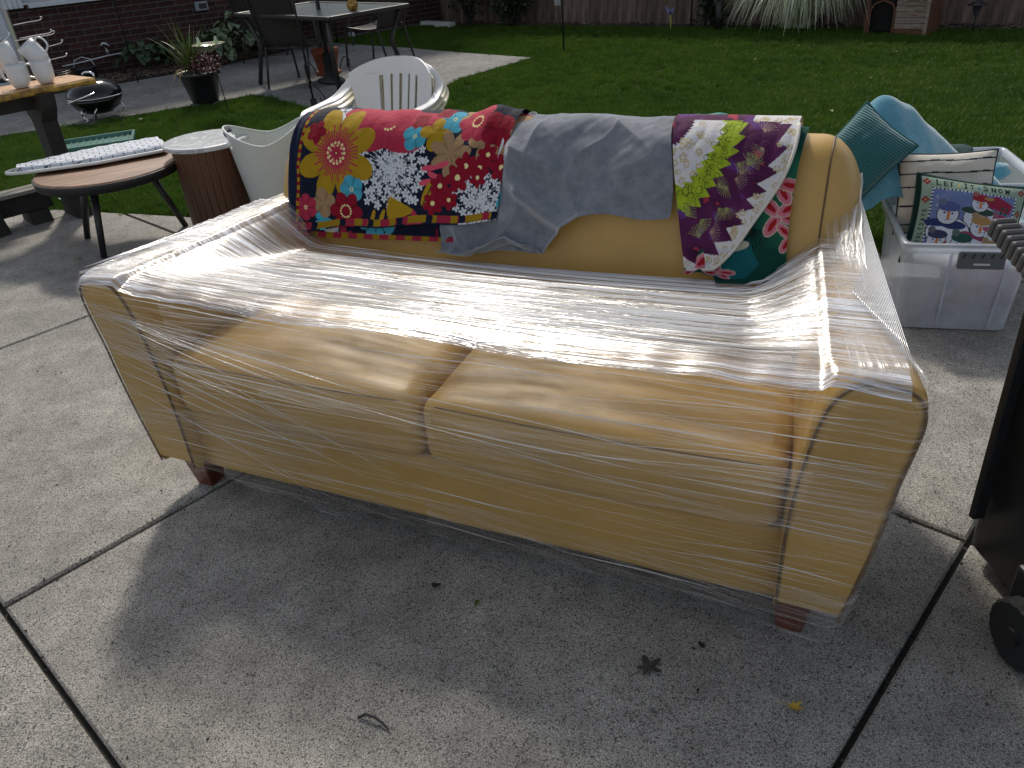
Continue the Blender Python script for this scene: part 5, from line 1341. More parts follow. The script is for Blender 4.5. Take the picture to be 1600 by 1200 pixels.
hosta(432, 82, .28, .40, 46, m_hvar, 'low variegated hosta partly behind the sling chair', .13)
hosta(210, 96, .16, .2, 20, m_hosta, 'small green plant beside the thin hook pole at the wall', .10)
# glass bird dish on a stake
bd_ = thing('bird_dish', 'iridescent glass bird dish on a thin dark stake beside the spiky pot', 'bird dish', G(357, 173))
MB().tube([(-.0, 0, 0), (-.015, 0, .30), (-.03, 0, .545)], .0045, 6).build('stake', m_iron, bd_, smooth=True)
m_ird, nt, b = new_mat('iridescent glass'); b.inputs['Roughness'].default_value = .12; n = noise(nt, 22, 3); r = ramp_node(nt, [(.35, (.70, .72, .76)), (.5, (.50, .42, .22)), (.62, (.30, .45, .16)), (.75, (.72, .70, .74))]); nt.links.new(n.outputs['Fac'], r.inputs[0]); nt.links.new(r.outputs[0], b.inputs['Base Color'])
MB().lathe([(.012, .53), (.05, .553), (.10, .575), (.145, .60), (.150, .600), (.10, .585), (.05, .563), (.0005, .548)], 30, c=(-.03, 0, 0)).build('dish', m_ird, bd_, smooth=True)
m_bird = mat('green glass bird', (.30, .45, .12), (.6, .65, .6), rough=.2, scale=40)
for x in (-.10, .06):
    MB().lathe([(.004, .585), (.018, .60), (.022, .618), (.012, .640), (.010, .655), (.0005, .668)], 12, c=(x, -.05, 0)).build('bird_ornament', m_bird, bd_, smooth=True)
# shepherd hooks
h1 = thing('shepherd_hook', 'thin straight black garden pole in front of the bricks, right of the kettle grill', 'garden pole', G(216, 129))
MB().tube([(0, 0, 0), (.0, 0, 1.75), (.02, 0, 1.85), (.09, 0, 1.9), (.15, 0, 1.84), (.155, 0, 1.78)], .008, 8).build('rod', m_iron, h1, smooth=True)
h2 = thing('shepherd_hook', 'black garden hook pole with a curled foot in front of the sling chair', 'garden pole', G(491, 164))
MB().tube([(0, 0, 0), (-.005, 0, .95), (-.005, 0, 1.75), (.03, 0, 1.88), (.10, 0, 1.9), (.16, 0, 1.82)], .010, 8).build('rod', m_iron, h2, smooth=True)
MB().box((0, 0, .03), (.05, .05, .06)).build('foot_block', m_iron, h2)
MB().tube(catmull([(0, 0, .36), (-.02, .0, .30), (.02, 0, .20), (.08, 0, .12), (.115, 0, .05), (.10, 0, .02), (.075, 0, .03), (.072, 0, .06)], 5), .006, 6).build('scroll_foot', m_iron, h2, smooth=True)
po = thing('garden_pole', 'thin black pole standing in the middle of the lawn', 'garden pole', G(881, 79))
MB().tube([(0, 0, 0), (0, 0, 1.6)], .010, 8).build('rod', m_iron, po, smooth=True)
MB().box((-.05, 0, .52), (.07, .05, .08)).build('clip', mat('dull white', (.3, .3, .3), (.2, .2, .2)), po, bevel=.005)
MB().tube([(-.05, 0, .30), (-.045, 0, .5)], .006, 6).build('hanging_rod', m_iron, po)

# patio sling chairs
m_sling = mat('brown mesh sling', (.035, .026, .022), (.022, .017, .015), rough=.75, scale=300, bmp=.2)
def sling_chair(loc, rz, label):
    """faces local +Y ; seat height .42"""
    t = thing('sling_chair', label, 'patio chair', loc, rz, 'brown sling chairs round the patio table')
    for s_ in (-1, 1):
        MB().tube(catmull([(s_*.245, -.38, .93), (s_*.25, -.32, .75), (s_*.25, -.22, .44), (s_*.25, -.17, .40), (s_*.25, .0, .395), (s_*.25, .24, .42)], 5), .0125, 8).build('side_rail', m_darkmetal, t, smooth=True)
        MB().tube(catmull([(s_*.25, -.28, .63), (s_*.275, -.10, .655), (s_*.275, .12, .655), (s_*.27, .21, .62), (s_*.26, .25, .50), (s_*.25, .285, .25), (s_*.25, .32, 0)], 5), .0125, 8).build('arm', m_darkmetal, t, smooth=True)
        MB().tube([(s_*.25, -.20, .42), (s_*.25, -.24, .25), (s_*.25, -.31, 0)], .0125, 8).build('leg', m_darkmetal, t, smooth=True)
    MB().tube([(-.25, -.385, .925), (-.2, -.395, .945), (.2, -.395, .945), (.25, -.385, .925)], .011, 8).build('top_rail', m_darkmetal, t, smooth=True)
    MB().tube([(-.25, -.21, .385), (.25, -.21, .385)], .009, 8).build('cross_rail', m_darkmetal, t, smooth=True)
    MB().tube([(-.25, .24, .40), (.25, .24, .40)], .009, 8).build('cross_rail', m_darkmetal, t, smooth=True)
    pth = catmull([(-.372, .905), (-.32, .75), (-.225, .46), (-.15, .405), (0, .40), (.23, .415)], 5)
    P_ = np.array([[(x, y, z-.012*(1-(x/.235)**2)) for x in np.linspace(-.235, .235, 9)] for y, z in pth])
    o = grid_obj('sling', P_, m_sling, t); md = o.modifiers.new('s', 'SOLIDIFY'); md.thickness = .004; return t
# chair in front left: its back to us, facing the table
c1, c2_ = G(424, 137), G(465, 139)
mid = (c1+c2_)/2; ang = math.atan2((c2_-c1).y, (c2_-c1).x)
cA = sling_chair(mid+Vector((-math.sin(ang), math.cos(ang), 0))*.30, math.radians(-20), 'brown mesh sling chair at the left of the patio table, its back towards us')
sling_chair(G(612, 98)+Vector((-.12, .05, 0)), math.radians(58), 'dark sling chair at the right side of the glass patio table, seen from the side')
sling_chair(G(440, 95)+Vector((.45, 1.0, 0)), math.radians(-150), 'sling chair at the far side of the patio table against the bricks')
sling_chair(G(404, 105)+Vector((.1, .45, 0)), math.radians(-52), 'sling chair tucked behind the front-left one, next to the hostas')
# glass table
tp = G(505, 12, .71); 
tb = thing('patio_table', 'square glass-topped patio table with brown metal frame and an umbrella pole', 'patio table', (-1.65, 9.03, 0), math.radians(-47)); tb.scale = (1.68, .92, 1)
m_gl, nt, b = new_mat('pebbled glass'); b.inputs['Base Color'].default_value = (.30, .33, .33, 1); b.inputs['Roughness'].default_value = .10; b.inputs['Transmission Weight'].default_value = .35
bump(nt, b, noise(nt, 38, 2).outputs['Fac'], .6, .01)
MB().box((0, 0, .715), (1.0, 1.0, .008)).build('glass_top', m_gl, tb)
for s_ in (-1, 1):
    MB().box((0, s_*.515, .71), (1.06, .035, .035)).build('frame_rail', m_darkmetal, tb, bevel=.008); MB().box((s_*.515, 0, .71), (.035, .994, .035)).build('frame_rail', m_darkmetal, tb, bevel=.008)
    for s2 in (-1, 1): MB().tube([(s_*.46, s2*.46, .69), (s_*.40, s2*.40, .4), (s_*.46, s2*.46, 0)], .020, 8).build('leg', m_darkmetal, tb, smooth=True)
MB().tube([(0, 0, .0), (0, 0, 2.3)], .019, 10).build('umbrella_pole', m_iron, tb, smooth=True)
MB().lathe([(.12, 0), (.12, .03), (.05, .06), (.04, .3), (.03, .3)], 24).build('umbrella_base', m_iron, tb, smooth=True)
vz = thing('gold_vase', 'small gold patterned vase on the glass patio table', 'vase', G(552, 17, .722))
m_gold = mat('gold glass', (.42, .24, .04), (.15, .08, .02), rough=.25, scale=45, metal=.5)
MB().lathe([(.03, 0), (.05, .015), (.055, .05), (.045, .085), (.035, .10), (.05, .13), (.055, .17), (.04, .20)], 20).build('body', m_gold, vz, smooth=True)
# terracotta pot on wire stand
tt_ = thing('terracotta_pot', 'orange terracotta pot on a scrolled iron stand under the patio table', 'flower pot', G(515, 122))
m_terr = mat('terracotta', (.34, .085, .040), (.22, .055, .028), rough=.8, scale=9, bmp=.1)
MB().lathe([(.095, .06), (.10, .065), (.140, .26), (.150, .262), (.152, .305), (.140, .308), (.128, .28), (.0005, .27)], 32).build('pot', m_terr, tt_, smooth=True)
MB().lathe([(.12, .045), (.14, .055), (.145, .075), (.13, .07), (.0005, .062)], 28).build('saucer', m_terr, tt_, smooth=True)
for k in range(4):
    a = k*PI/2+.4; c, s_ = math.cos(a), math.sin(a)
    MB().tube([(x*c, x*s_, z) for x, z in catmull([(.12, .045), (.16, .14), (.20, .20), (.25, .16), (.24, .06), (.26, .0)], 4)], .006, 6).build('stand_leg', m_iron, tt_, smooth=True)
MB().tube([(.13*math.cos(t), .13*math.sin(t), .045) for t in np.linspace(0, 2*PI, 24)[:-1]], .006, 6, closed=True).build('stand_ring', m_iron, tt_, smooth=True)
# step ladder like frame behind the table (white rungs)
ld = thing('white_trellis', 'small white ladder-like trellis against the fence behind the patio table', 'trellis', G(571, 30)+Vector((0, 0, 0)))
for x in (-.12, .12): MB().box((x, 0, .75), (.02, .02, 1.5)).build('rail', m_dirtwhite, ld)
for z in (.3, .42, .54, .66, .8, 1.0, 1.2): MB().box((0, 0, z), (.22, .015, .018)).build('rung', m_dirtwhite, ld)

# ------------------------------------------------------------------ along the fence
m_shrub = mat('dark shrub leaf', (.022, .040, .012), (.010, .020, .007), rough=.5, scale=8)
def shrub(px, py, R_, H_, n, mt, label, sz=.05, name='shrub'):
    t = thing(name, label, 'shrub', G(px, py))
    mb = MB()
    for k in range(9):
        a = random.uniform(0, 6.3); mb.tube([(0, 0, 0), (R_*.3*math.cos(a), R_*.3*math.sin(a), H_*.4), (R_*.7*math.cos(a), R_*.7*math.sin(a), H_*.85)], [.02, .012, .005], 5)
    mb.build('branches', m_timb, t)
    for k in range(7):
        a = k*2.4; q = R_*.45*(k/6); foliage('leaves', n//7, (q*math.cos(a), q*math.sin(a), H_*random.uniform(.3, .75)), R_*.62, sz, mt, t, squash=H_/R_*.55)
    return t
shrub(735, 42, .55, 1.5, 3800, m_shrub, 'large dark evergreen shrub in front of the fence, right of the patio table')
shrub(805, 40, .38, .75, 1700, mat('green shrub leaf', (.035, .065, .02), (.015, .03, .01), rough=.5, scale=8), 'smaller green shrub growing against the fence beside the big dark one', .06)
shrub(1112, 42, .25, .5, 900, m_shrub, 'low dark vine on the iron trellis left of the striped grass', .05)
ir = thing('iron_trellis', 'dark scrolled iron trellis in front of the fence, left of the striped grass', 'trellis', G(1100, 41), math.atan2(FD.y, FD.x))
for z in (.08, .33, .6): MB().tube([(-.2, 0, z), (-.05, 0, z-.02), (.1, 0, z+.01), (.28, 0, z)], .010, 6).build('cross_bar', m_iron, ir, smooth=True)
for x in (-.18, .02, .24): MB().tube([(x, 0, 0), (x+.01, 0, .95)], .010, 6).build('upright', m_iron, ir, smooth=True)
ps = thing('lantern_post', 'dark blue-black post lantern just left of the striped grass clump', 'lantern post', G(1122, 47))
MB().tube([(0, 0, 0), (0, 0, .34)], .045, 10).build('post', m_iron, ps, smooth=True)
MB().lathe([(.06, .34), (.085, .36), (.09, .38), (.03, .46), (.0005, .5)], 16).build('cap', mat('blue black metal', (.02, .03, .06), (.015, .02, .04), rough=.35), ps, smooth=True)
# striped ornamental grass
og = thing('striped_grass_clump', 'big fountain-shaped clump of white and green striped ornamental grass by the fence', 'ornamental grass', G(1245, 43))
m_sg, nt, b = new_mat('striped grass blade'); b.inputs['Roughness'].default_value = .5
oi = nt.nodes.new('ShaderNodeNewGeometry'); r = ramp_node(nt, [(0, (.82, .83, .70)), (.6, (.62, .66, .45)), (1, (.14, .20, .07))]); nt.links.new(oi.outputs['Random Per Island'], r.inputs[0])
nt.links.new(r.outputs[0], b.inputs['Base Color'])
trn = nt.nodes.new('ShaderNodeBsdfTranslucent'); nt.links.new(r.outputs[0], trn.inputs[0]); msx = nt.nodes.new('ShaderNodeMixShader'); msx.inputs[0].default_value = .35
nt.links.new(b.outputs[0], msx.inputs[1]); nt.links.new(trn.outputs[0], msx.inputs[2]); nt.links.new(msx.outputs[0], nt.nodes['Material Output'].inputs[0])
rr_ = random.Random(5)
def arch_blade(mb, k):
    a = rr_.uniform(0, 2*PI); reach = rr_.uniform(.35, .98); H_ = rr_.uniform(.6, 1.25)*(1.1-.35*reach); w_ = rr_.uniform(.008, .015)
    p0 = Vector((rr_.gauss(0, .07), rr_.gauss(0, .07), 0)); d = Vector((math.cos(a), math.sin(a), 0)); sd_ = Vector((-d.y, d.x, 0)); sg = 8; i0 = len(mb.v); zt = rr_.uniform(-.06, .16)
    tw_ = rr_.uniform(-.6, .6)
    for i in range(sg+1):
        t = i/sg; x = reach*(t**1.15); z = H_*math.sin(min(1, t*1.0)*PI*.62)*(1.05)-(max(0, t-.55)/.45)**1.6*(H_*.75-zt)*1.05
        p = p0+d*x+Vector((0, 0, max(z, .01))); ww = w_*(1-t**3)*.5+.0008; s2 = (sd_+Vector((0, 0, tw_*t))).normalized()
        mb.v += [tuple(p-s2*ww), tuple(p+s2*ww)]
    for i in range(sg): mb.f.append((i0+2*i, i0+2*i+1, i0+2*i+3, i0+2*i+2))
for k in range(280):
    mb = MB(); arch_blade(mb, k); mb.build('blade', m_sg, og, smooth=True)
mb = MB()
for k in range(1100): arch_blade(mb, k)
setp(mb.build('blades', m_sg, og, smooth=True), kind='stuff')
# dog house
dh0, dh1 = G(1352, 53), G(1447, 55); dd_ = (dh1-dh0); da = math.atan2(dd_.y, dd_.x); dw = dd_.length
dh = thing('dog_house', 'weathered wooden dog house with dark doorway and a bone-shaped plaque', 'dog house', dh0, da)
m_dh = wood_mat('weathered pine', (.33, .27, .22), (.16, .115, .085), sc=5, stretch=(1.5, 8, 10), rough=.9)
m_dh2 = wood_mat('brown stained pine', (.16, .06, .03), (.07, .03, .018), sc=5, stretch=(1.5, 8, 10), rough=.8)
m_doorshade = mat('doghouse doorway shade', (.006, .005, .005), (.008, .007, .006), rough=1)
MB().box((dw/2, .20, .25), (dw-.03, .36, .44)).build('doorway_shade', m_doorshade, dh)  # solid near-black block; the doorway's shade is put into its colour
dx0 = .02; dx1 = dw*.46; bh = .056
for k in range(10):
    z = .028+k*bh
    x0 = dx1 if k < 6 else .0
    if k == 6: x0 = dx1-.02
    MB().box(((x0+dw-.04)/2, -.004, z), (dw-.04-x0, .02, bh-.004)).build('plank', m_dh if k not in (0,) and k < 7 else m_dh2, dh, bevel=.002, seg=1)
    MB().box((dw+.008, .20, z), (.018, .40, bh-.004)).build('side_plank', m_dh2, dh)
for x in (.0, dw-.02): MB().box((x, -.012, .28), (.034, .04, .56)).build('corner_post', m_dh2 if x == 0 else m_dh, dh, bevel=.003)
door = [(dx0+.005, .0), (dx1-.01, .0), (dx1-.01, .24), (dx1-.04, .30), ((dx0+dx1)/2, .335), (dx0+.04, .30), (dx0+.005, .24)]
for p, q in zip(door[1:], door[2:]+door[:1]): MB().bar((p[0], -.016, p[1]), (q[0], -.016, q[1]), .018, .016, hint=Vector((0, 1, 0))).build('door_trim', m_dh2, dh)
R1 = Matrix.Rotation(PI/2, 4, 'X')
for s_ in (-1, 1): MB().box((dw/2+s_*dw*.30, .18, .62), (dw*.75, .50, .03), Matrix.Rotation(-s_*.55, 3, 'Y')).build('roof_panel', m_dh2, dh)
bone = MB()
bone.box((dw*.72, -.025, .355), (.15, .016, .035))
for sx in (-.075, .075):
    for sz in (-.016, .016): bone.add(*(lambda m__: (m__.v, m__.f))(MB().tube([(dw*.72+sx, -.033, .355+sz), (dw*.72+sx, -.017, .355+sz)], .019, 14)))
bone.build('bone_plaque', m_dh, dh)
MB().box((dw*.78, -.0165, .19), (.03, .004, .010)).build('red_stain', mat('red stain', (.25, .03, .02), (.2, .02, .02)), dh)
# solar lantern on stake by the right fence
sl = thing('solar_light', 'black solar garden lantern on a stake in front of the right part of the fence', 'garden light', G(1519, 50))
MB().tube([(0, 0, 0), (0, 0, .17)], .010, 8).build('stake', m_iron, sl, smooth=True)
MB().lathe([(.022, .165), (.035, .175), (.045, .255)], 6).build('lamp_cage', mat('smoky lens', (.05, .05, .06), (.03, .03, .04), rough=.15), sl)
for k in range(6): a = k*PI/3; MB().tube([(.024*math.cos(a), .024*math.sin(a), .168), (.047*math.cos(a), .047*math.sin(a), .256)], .004, 5).build('cage_bar', m_iron, sl)
MB().lathe([(.095, .255), (.095, .262), (.06, .280), (.025, .292), (.015, .31), (.0005, .315)], 24).build('cap', m_iron, sl, smooth=True)
MB().tube([(0, 0, .31), (0, 0, .62)], .005, 6).build('hook', m_iron, sl)
# butterfly ornament on the fence
bf = thing('butterfly_ornament', 'small blue and yellow ornament hanging on the fence, left of the iron trellis', 'ornament', G(1049, 22, .26)+FN*.03)
MB().blade((0, 0, 0), (-.06, 0, .10), .05, 0, side=Vector((1, 0, .3))).build('wing', mat('lilac wing', (.16, .15, .32), (.1, .1, .25)), bf)
MB().blade((0, 0, 0), (.04, 0, .08), .05, 0, side=Vector((1, 0, -.3))).build('wing', mat('lilac wing 2', (.16, .15, .32), (.1, .1, .25)), bf)
MB().blade((0, 0, .02), (.01, 0, -.16), .03, 0, side=Vector((1, 0, 0))).build('tail', mat('yellow tail', (.35, .32, .05), (.2, .2, .04)), bf)
# ================================================================== RIGHT SIDE
def clear_plastic(name, tint, haze, rough=.25):
    mt = bpy.data.materials.new(name); mt.use_nodes = True; nt = mt.node_tree; nt.nodes.clear(); L = nt.links
    out = nt.nodes.new('ShaderNodeOutputMaterial'); tr = nt.nodes.new('ShaderNodeBsdfTransparent'); tr.inputs[0].default_value = (*tint, 1)
    df = nt.nodes.new('ShaderNodeBsdfDiffuse'); df.inputs[0].default_value = (.72, .78, .86, 1); tl = nt.nodes.new('ShaderNodeBsdfTranslucent'); tl.inputs[0].default_value = (.72, .78, .88, 1)
    dm = nt.nodes.new('ShaderNodeMixShader'); dm.inputs[0].default_value = .5; L.new(df.outputs[0], dm.inputs[1]); L.new(tl.outputs[0], dm.inputs[2])
    n = noise(nt, 9, 4); r = ramp_node(nt, [(.3, haze*.8), (.7, min(1, haze*1.2))]); L.new(n.outputs['Fac'], r.inputs[0])
    a = nt.nodes.new('ShaderNodeMixShader'); L.new(r.outputs[0], a.inputs[0]); L.new(tr.outputs[0], a.inputs[1]); L.new(dm.outputs[0], a.inputs[2])
    g = nt.nodes.new('ShaderNodeBsdfGlossy'); g.inputs['Roughness'].default_value = rough
    b2 = nt.nodes.new('ShaderNodeMixShader'); fr = nt.nodes.new('ShaderNodeFresnel'); fr.inputs[0].default_value = 1.45; L.new(fr.outputs[0], b2.inputs[0]); L.new(a.outputs[0], b2.inputs[1]); L.new(g.outputs[0], b2.inputs[2]); L.new(b2.outputs[0], out.inputs[0]); return mt
m_clear = clear_plastic('frosted clear plastic', (.93, .95, .98), .72)
m_clear2 = clear_plastic('frosted rim plastic', (.9, .95, 1), .75)
bx0, bx1 = G(1431, 513), G(1583, 519)
bd1 = (bx1-bx0); bw_ = .40; ba = math.atan2(bd1.y, bd1.x)
def BL0(x, y, z): return bx0+Matrix.Rotation(ba, 3, 'Z') @ Vector((x, y, z))
def tote(loc, rz, w, d, h, label, clear, rimm, handle=True):
    t = thing('storage_tote', label, 'storage bin', loc, rz)
    tp_ = 1.09
    def ring(z, off=0):
        k = 1+(tp_-1)*z/h; cx, cy = w/2, d/2; hw, hd = w/2*k+off, d/2*k+off; r_ = .035; pts_ = []
        for sx, sy, a0 in ((1, -1, -PI/2), (1, 1, 0), (-1, 1, PI/2), (-1, -1, PI)):
            for q in range(5): a = a0+q*PI/8; pts_.append((cx+sx*(hw-r_)+r_*math.cos(a), cy+sy*(hd-r_)+r_*math.sin(a), z))
        return pts_
    P_ = np.array([ring(z) for z in (.004, .02, h*.35, h*.7, h-.03)]); P_ = np.transpose(P_, (1, 0, 2))
    grid_obj('shell', P_, clear, t, closed_u=True, smooth=False)
    MB().add(ring(.005), [tuple(range(20))]).build('floor', clear, t)
    P_ = np.array([ring(h-.034, .002), ring(h-.034, .016), ring(h-.004, .018), ring(h, .014), ring(h, .0), ring(h-.03, -.002)]); P_ = np.transpose(P_, (1, 0, 2))
    grid_obj('rim', P_, rimm, t, closed_u=True, smooth=False)
    k = tp_
    for x in (w*.36, w*.82):
        MB().bar((x, -.002, .01), (x+(x-w/2)*.09, -.0195, h-.035), .010, .008, hint=Vector((0, 1, 0))).build('ridge', rimm, t)
    if handle:
        MB().box((w*.60, -.034, h-.055), (w*.40, .022, .062)).build('handle', mat('slate grey handle', (.10, .12, .14), (.08, .10, .12), rough=.4), t, bevel=.004)
        for q in range(5): MB().box((w*.44+q*w*.08, -.0465, h-.036), (.003, .003, .018), Matrix.Rotation(.4, 3, 'Y')).build('handle_rib', m_black, t)
        MB().box((w*.60, -.047, h-.066), (w*.14, .004, .006)).build('latch_mark', m_dirtwhite, t)
    return t
tote(BL0(-.07, 0, 0), ba, .37, .47, .345, 'frosted clear storage bin full of pillows with a grey handle, right of the sofa', m_clear, m_clear2)
# shadowy contents seen through the bin
m_cont, nt, b = new_mat('printed cloth in bin'); b.inputs['Roughness'].default_value = .9; n = noise(nt, 16, 3); r = ramp_node(nt, [(.35, (.05, .06, .12)), (.45, (.45, .45, .5)), (.52, (.40, .05, .05)), (.6, (.08, .10, .16)), (.7, (.45, .40, .40))]); nt.links.new(n.outputs['Fac'], r.inputs[0]); nt.links.new(r.outputs[0], b.inputs['Base Color'])
bM = Matrix.Rotation(ba, 3, 'Z')
def BL_(x, y, z): return bx0+bM @ Vector((x, y, z))
def pillow_P(w, h, th, nu=40, nv=40, pinch=.07):
    U, V = np.meshgrid(np.linspace(-1, 1, nu), np.linspace(-1, 1, nv), indexing='ij')
    prof = (np.clip(1-np.abs(U)**2.6, 0, 1)**.5)*(np.clip(1-np.abs(V)**2.6, 0, 1)**.5)
    px = U*w/2*(1-pinch*(1-V**2)*np.abs(U)**3); pz = V*h/2*(1-pinch*(1-U**2)*np.abs(V)**3)
    return U, V, px, pz, prof*th/2
def pillow(name, w, h, th, mt_f, mt_b, label, loc, rot, cat='pillow', colfn=None, nu=40, pipe=None, stripes=None, wr=.004):
    t = thing(name, label, cat, loc); t.rotation_euler = rot
    U, V, px, pz, dy = pillow_P(w, h, th, nu, nu)
    dy = dy+wr*vnoise(U*.8, V*.8, int(w*1000) % 97, 3)*(1-np.maximum(abs(U), abs(V))**4)
    col = colfn(U, V) if colfn else None
    grid_obj('front_cover', np.stack([px, -dy, pz], -1), mt_f, t, col=col)
    grid_obj('back_cover', np.stack([px, dy, pz], -1), mt_b, t, flip=True)
    if pipe:
        e = [(-1+2*k/30, -1) for k in range(30)]+[(1, -1+2*k/30) for k in range(30)]+[(1-2*k/30, 1) for k in range(30)]+[(-1, 1-2*k/30) for k in range(30)]
        pts_ = []
        for u_, v_ in e: pts_.append((u_*w/2*(1-.07*(1-v_**2)*abs(u_)**3), 0, v_*h/2*(1-.07*(1-u_**2)*abs(v_)**3)))
        MB().tube(pts_, .0045, 6, closed=True).build('piping', pipe, t, smooth=True)
    return t
pillow('printed_cushion', .26, .20, .09, m_cont, m_cont, 'reddish printed cushion lying inside the clear bin behind its handle', BL_(.19, .10, .15), Euler((0, 0, ba)), 'cushion')
# snowman pillow print
SP = Ras(-.2, .2, -.175, .175, 1500, (.16, .22, .42))
GRN = (.28, .38, .30); DK = (.012, .02, .02); SNW = (.66, .70, .80)
def rect(x0, y0, x1, y1, c): SP.poly([(x0, y0), (x1, y0), (x1, y1), (x0, y1)], c)
rect(-.2, -.175, .2, .175, (.006, .03, .025)); rect(-.187, -.160, .187, .165, GRN)
rect(-.152, -.150, .150, .123, DK)
for k in range(46):
    x = -.152+k*.0066
    if k % 2: rect(x, .115, x+.0066, .123, SNW); rect(x, -.150, x+.0066, -.143, SNW)
for k in range(41):
    y = -.150+k*.0067
    if k % 2: rect(-.152, y, -.145, y+.0067, SNW); rect(.143, y, .150, y+.0067, SNW)
rect(-.145, -.143, .143, .115, (.17, .23, .45))
for cx_, cy_ in ((-.170, .144), (.168, .144), (.168, .06), (-.170, .07)): 
    for k in range(4): SP.disc(cx_+.008*math.cos(k*1.6), cy_+.008*math.sin(k*1.6), .006, (.30, .04, .06))
    SP.disc(cx_, cy_, .004, (.4, .35, .1))
GL = {'L': [((0, 1), (0, 0)), ((0, 0), (.7, 0))], 'E': [((0, 1), (0, 0)), ((0, 0), (.7, 0)), ((0, .5), (.55, .5)), ((0, 1), (.7, 1))], 'T': [((.4, 1), (.4, 0)), ((0, 1), (.8, 1))], 'I': [((.3, 1), (.3, 0)), ((.1, 1), (.5, 1)), ((.1, 0), (.5, 0))],
      'S': [((.7, .88), (.35, 1)), ((.35, 1), (.05, .8)), ((.05, .8), (.12, .58)), ((.12, .58), (.6, .42)), ((.6, .42), (.68, .2)), ((.68, .2), (.35, 0)), ((.35, 0), (0, .12))],
      'N': [((0, 0), (0, 1)), ((0, 1), (.75, 0)), ((.75, 0), (.75, 1))], 'O': [((.4, 1), (.05, .75)), ((.05, .75), (.05, .25)), ((.05, .25), (.4, 0)), ((.4, 0), (.75, .25)), ((.75, .25), (.75, .75)), ((.75, .75), (.4, 1))],
      'W': [((0, 1), (.25, 0)), ((.25, 0), (.5, .8)), ((.5, .8), (.75, 0)), ((.75, 0), (1, 1))], 'H': [((0, 0), (0, 1)), ((.7, 0), (.7, 1)), ((0, .5), (.7, .5))], 'D': [((0, 0), (0, 1)), ((0, 1), (.5, .85)), ((.5, .85), (.7, .5)), ((.7, .5), (.5, .15)), ((.5, .15), (0, 0))],
      'A': [((0, 0), (.38, 1)), ((.38, 1), (.76, 0)), ((.15, .35), (.6, .35))], 'Y': [((0, 1), (.38, .5)), ((.76, 1), (.38, .5)), ((.38, .5), (.38, 0))], 'P': [((0, 0), (0, 1)), ((0, 1), (.6, .95)), ((.6, .95), (.6, .55)), ((.6, .55), (0, .5))]}
def word(txt, x, y, h, adv, wd=.0036, vert=False, caps=True):
    for i, ch in enumerate(txt):
        hh = h*(1.25 if i == 0 and caps else 1.0)
        for (a, b_), (c, d) in GL.get(ch, []):
            if not vert: SP.line(x+a*hh*.8, y+b_*hh, x+c*hh*.8, y+d*hh, wd, DK)
            else: SP.line(x-b_*hh, y+a*hh*.8, x-d*hh, y+c*hh*.8, wd, DK)
        if not vert: x += adv+(.006 if i == 0 else 0)*(caps) + (.006 if ch == 'W' else 0)
        else: y += adv
word('LET', -.135, .133, .020, .019, .005); SP.disc(-.058, .142, .006, (.55, .40, .12)); word('IT', -.040, .133, .020, .015, .005); SP.disc(.012, .142, .006, (.05, .20, .30)); word('SNOW', .028, .133, .020, .024, .005)
word('HAPPY', -.160, -.165, .015, .0155, .003, True, False) if False else None
word('HOLIDAYS', -.161, -.100, .014, .0175, .0032, True, False)
def snowman(x, y, s, hat, scarf, body=True, tilt=0):
    if body: SP.disc(x+.01*s, y-.055*s, .050*s, DK, sx=1.25); SP.disc(x+.01*s, y-.055*s, .0475*s, SNW, sx=1.25)
    SP.disc(x-.03*s, y-.028*s, .02*s, scarf, sx=1.6, sy=.6); SP.disc(x+.02*s, y-.03*s, .024*s, scarf, sx=1.5, sy=.55)
    SP.disc(x, y, .0315*s, DK); SP.disc(x, y, .029*s, SNW)
    SP.disc(x, y+.024*s, .026*s, hat, sx=1.2, sy=.6); SP.disc(x-.02*s, y+.038*s, .012*s, tuple(np.array(hat)*.6+.1))
    SP.disc(x+.002*s, y-.004*s, .014*s, (.62, .22, .05), sx=.35, sy=1); SP.disc(x-.010*s, y+.004*s, .003*s, DK); SP.disc(x+.012*s, y+.004*s, .003*s, DK)
    for q in (-.010, -.003, .005, .011): SP.disc(x+q*s, y-.018*s+abs(q)*.4*s, .0016*s, DK)
    if body:
        for q in range(3): SP.disc(x+.03*s, y-(.045+.018*q)*s, .0045*s, (.10, .13, .3))
for (x, y, rr) in ((-.125, .05, .0), (-.10, .075, 0), (-.13, .085, 0), (-.06, .03, 0), (-.075, -.07, 0), (-.10, -.055, 0)):
    for k in range(3): a = k*PI/3; SP.line(x-.007*math.cos(a), y-.007*math.sin(a), x+.007*math.cos(a), y+.007*math.sin(a), .0012, SNW)
snowman(.02, .075, 1.0, (.35, .03, .04), (.04, .08, .06)); SP.poly([(.03, .10), (.055, .065), (.13, .05), (.14, .085), (.08, .115)], (.32, .03, .07)); SP.disc(.05, .10, .012, (.45, .25, .1), sx=1.5, sy=.6)
snowman(-.085, .02, 1.25, (.10, .13, .32), (.03, .05, .16)); snowman(.035, -.015, 1.15, (.45, .27, .10), (.30, .06, .13)); snowman(.10, .01, .9, (.35, .05, .15), (.38, .10, .18), True)
snowman(-.02, -.09, 1.2, (.03, .10, .08), (.03, .05, .13)); snowman(-.105, -.085, 1.1, (.05, .06, .12), (.33, .03, .04)); snowman(.085, -.095, 1.0, (.42, .28, .10), (.36, .02, .04))
SP.poly([(.10, -.08), (.143, -.05), (.143, -.143), (.07, -.143)], (.30, .02, .03)); SP.poly([(-.075, -.08), (-.05, -.11), (-.075, -.13), (-.095, -.105)], (.34, .03, .04))
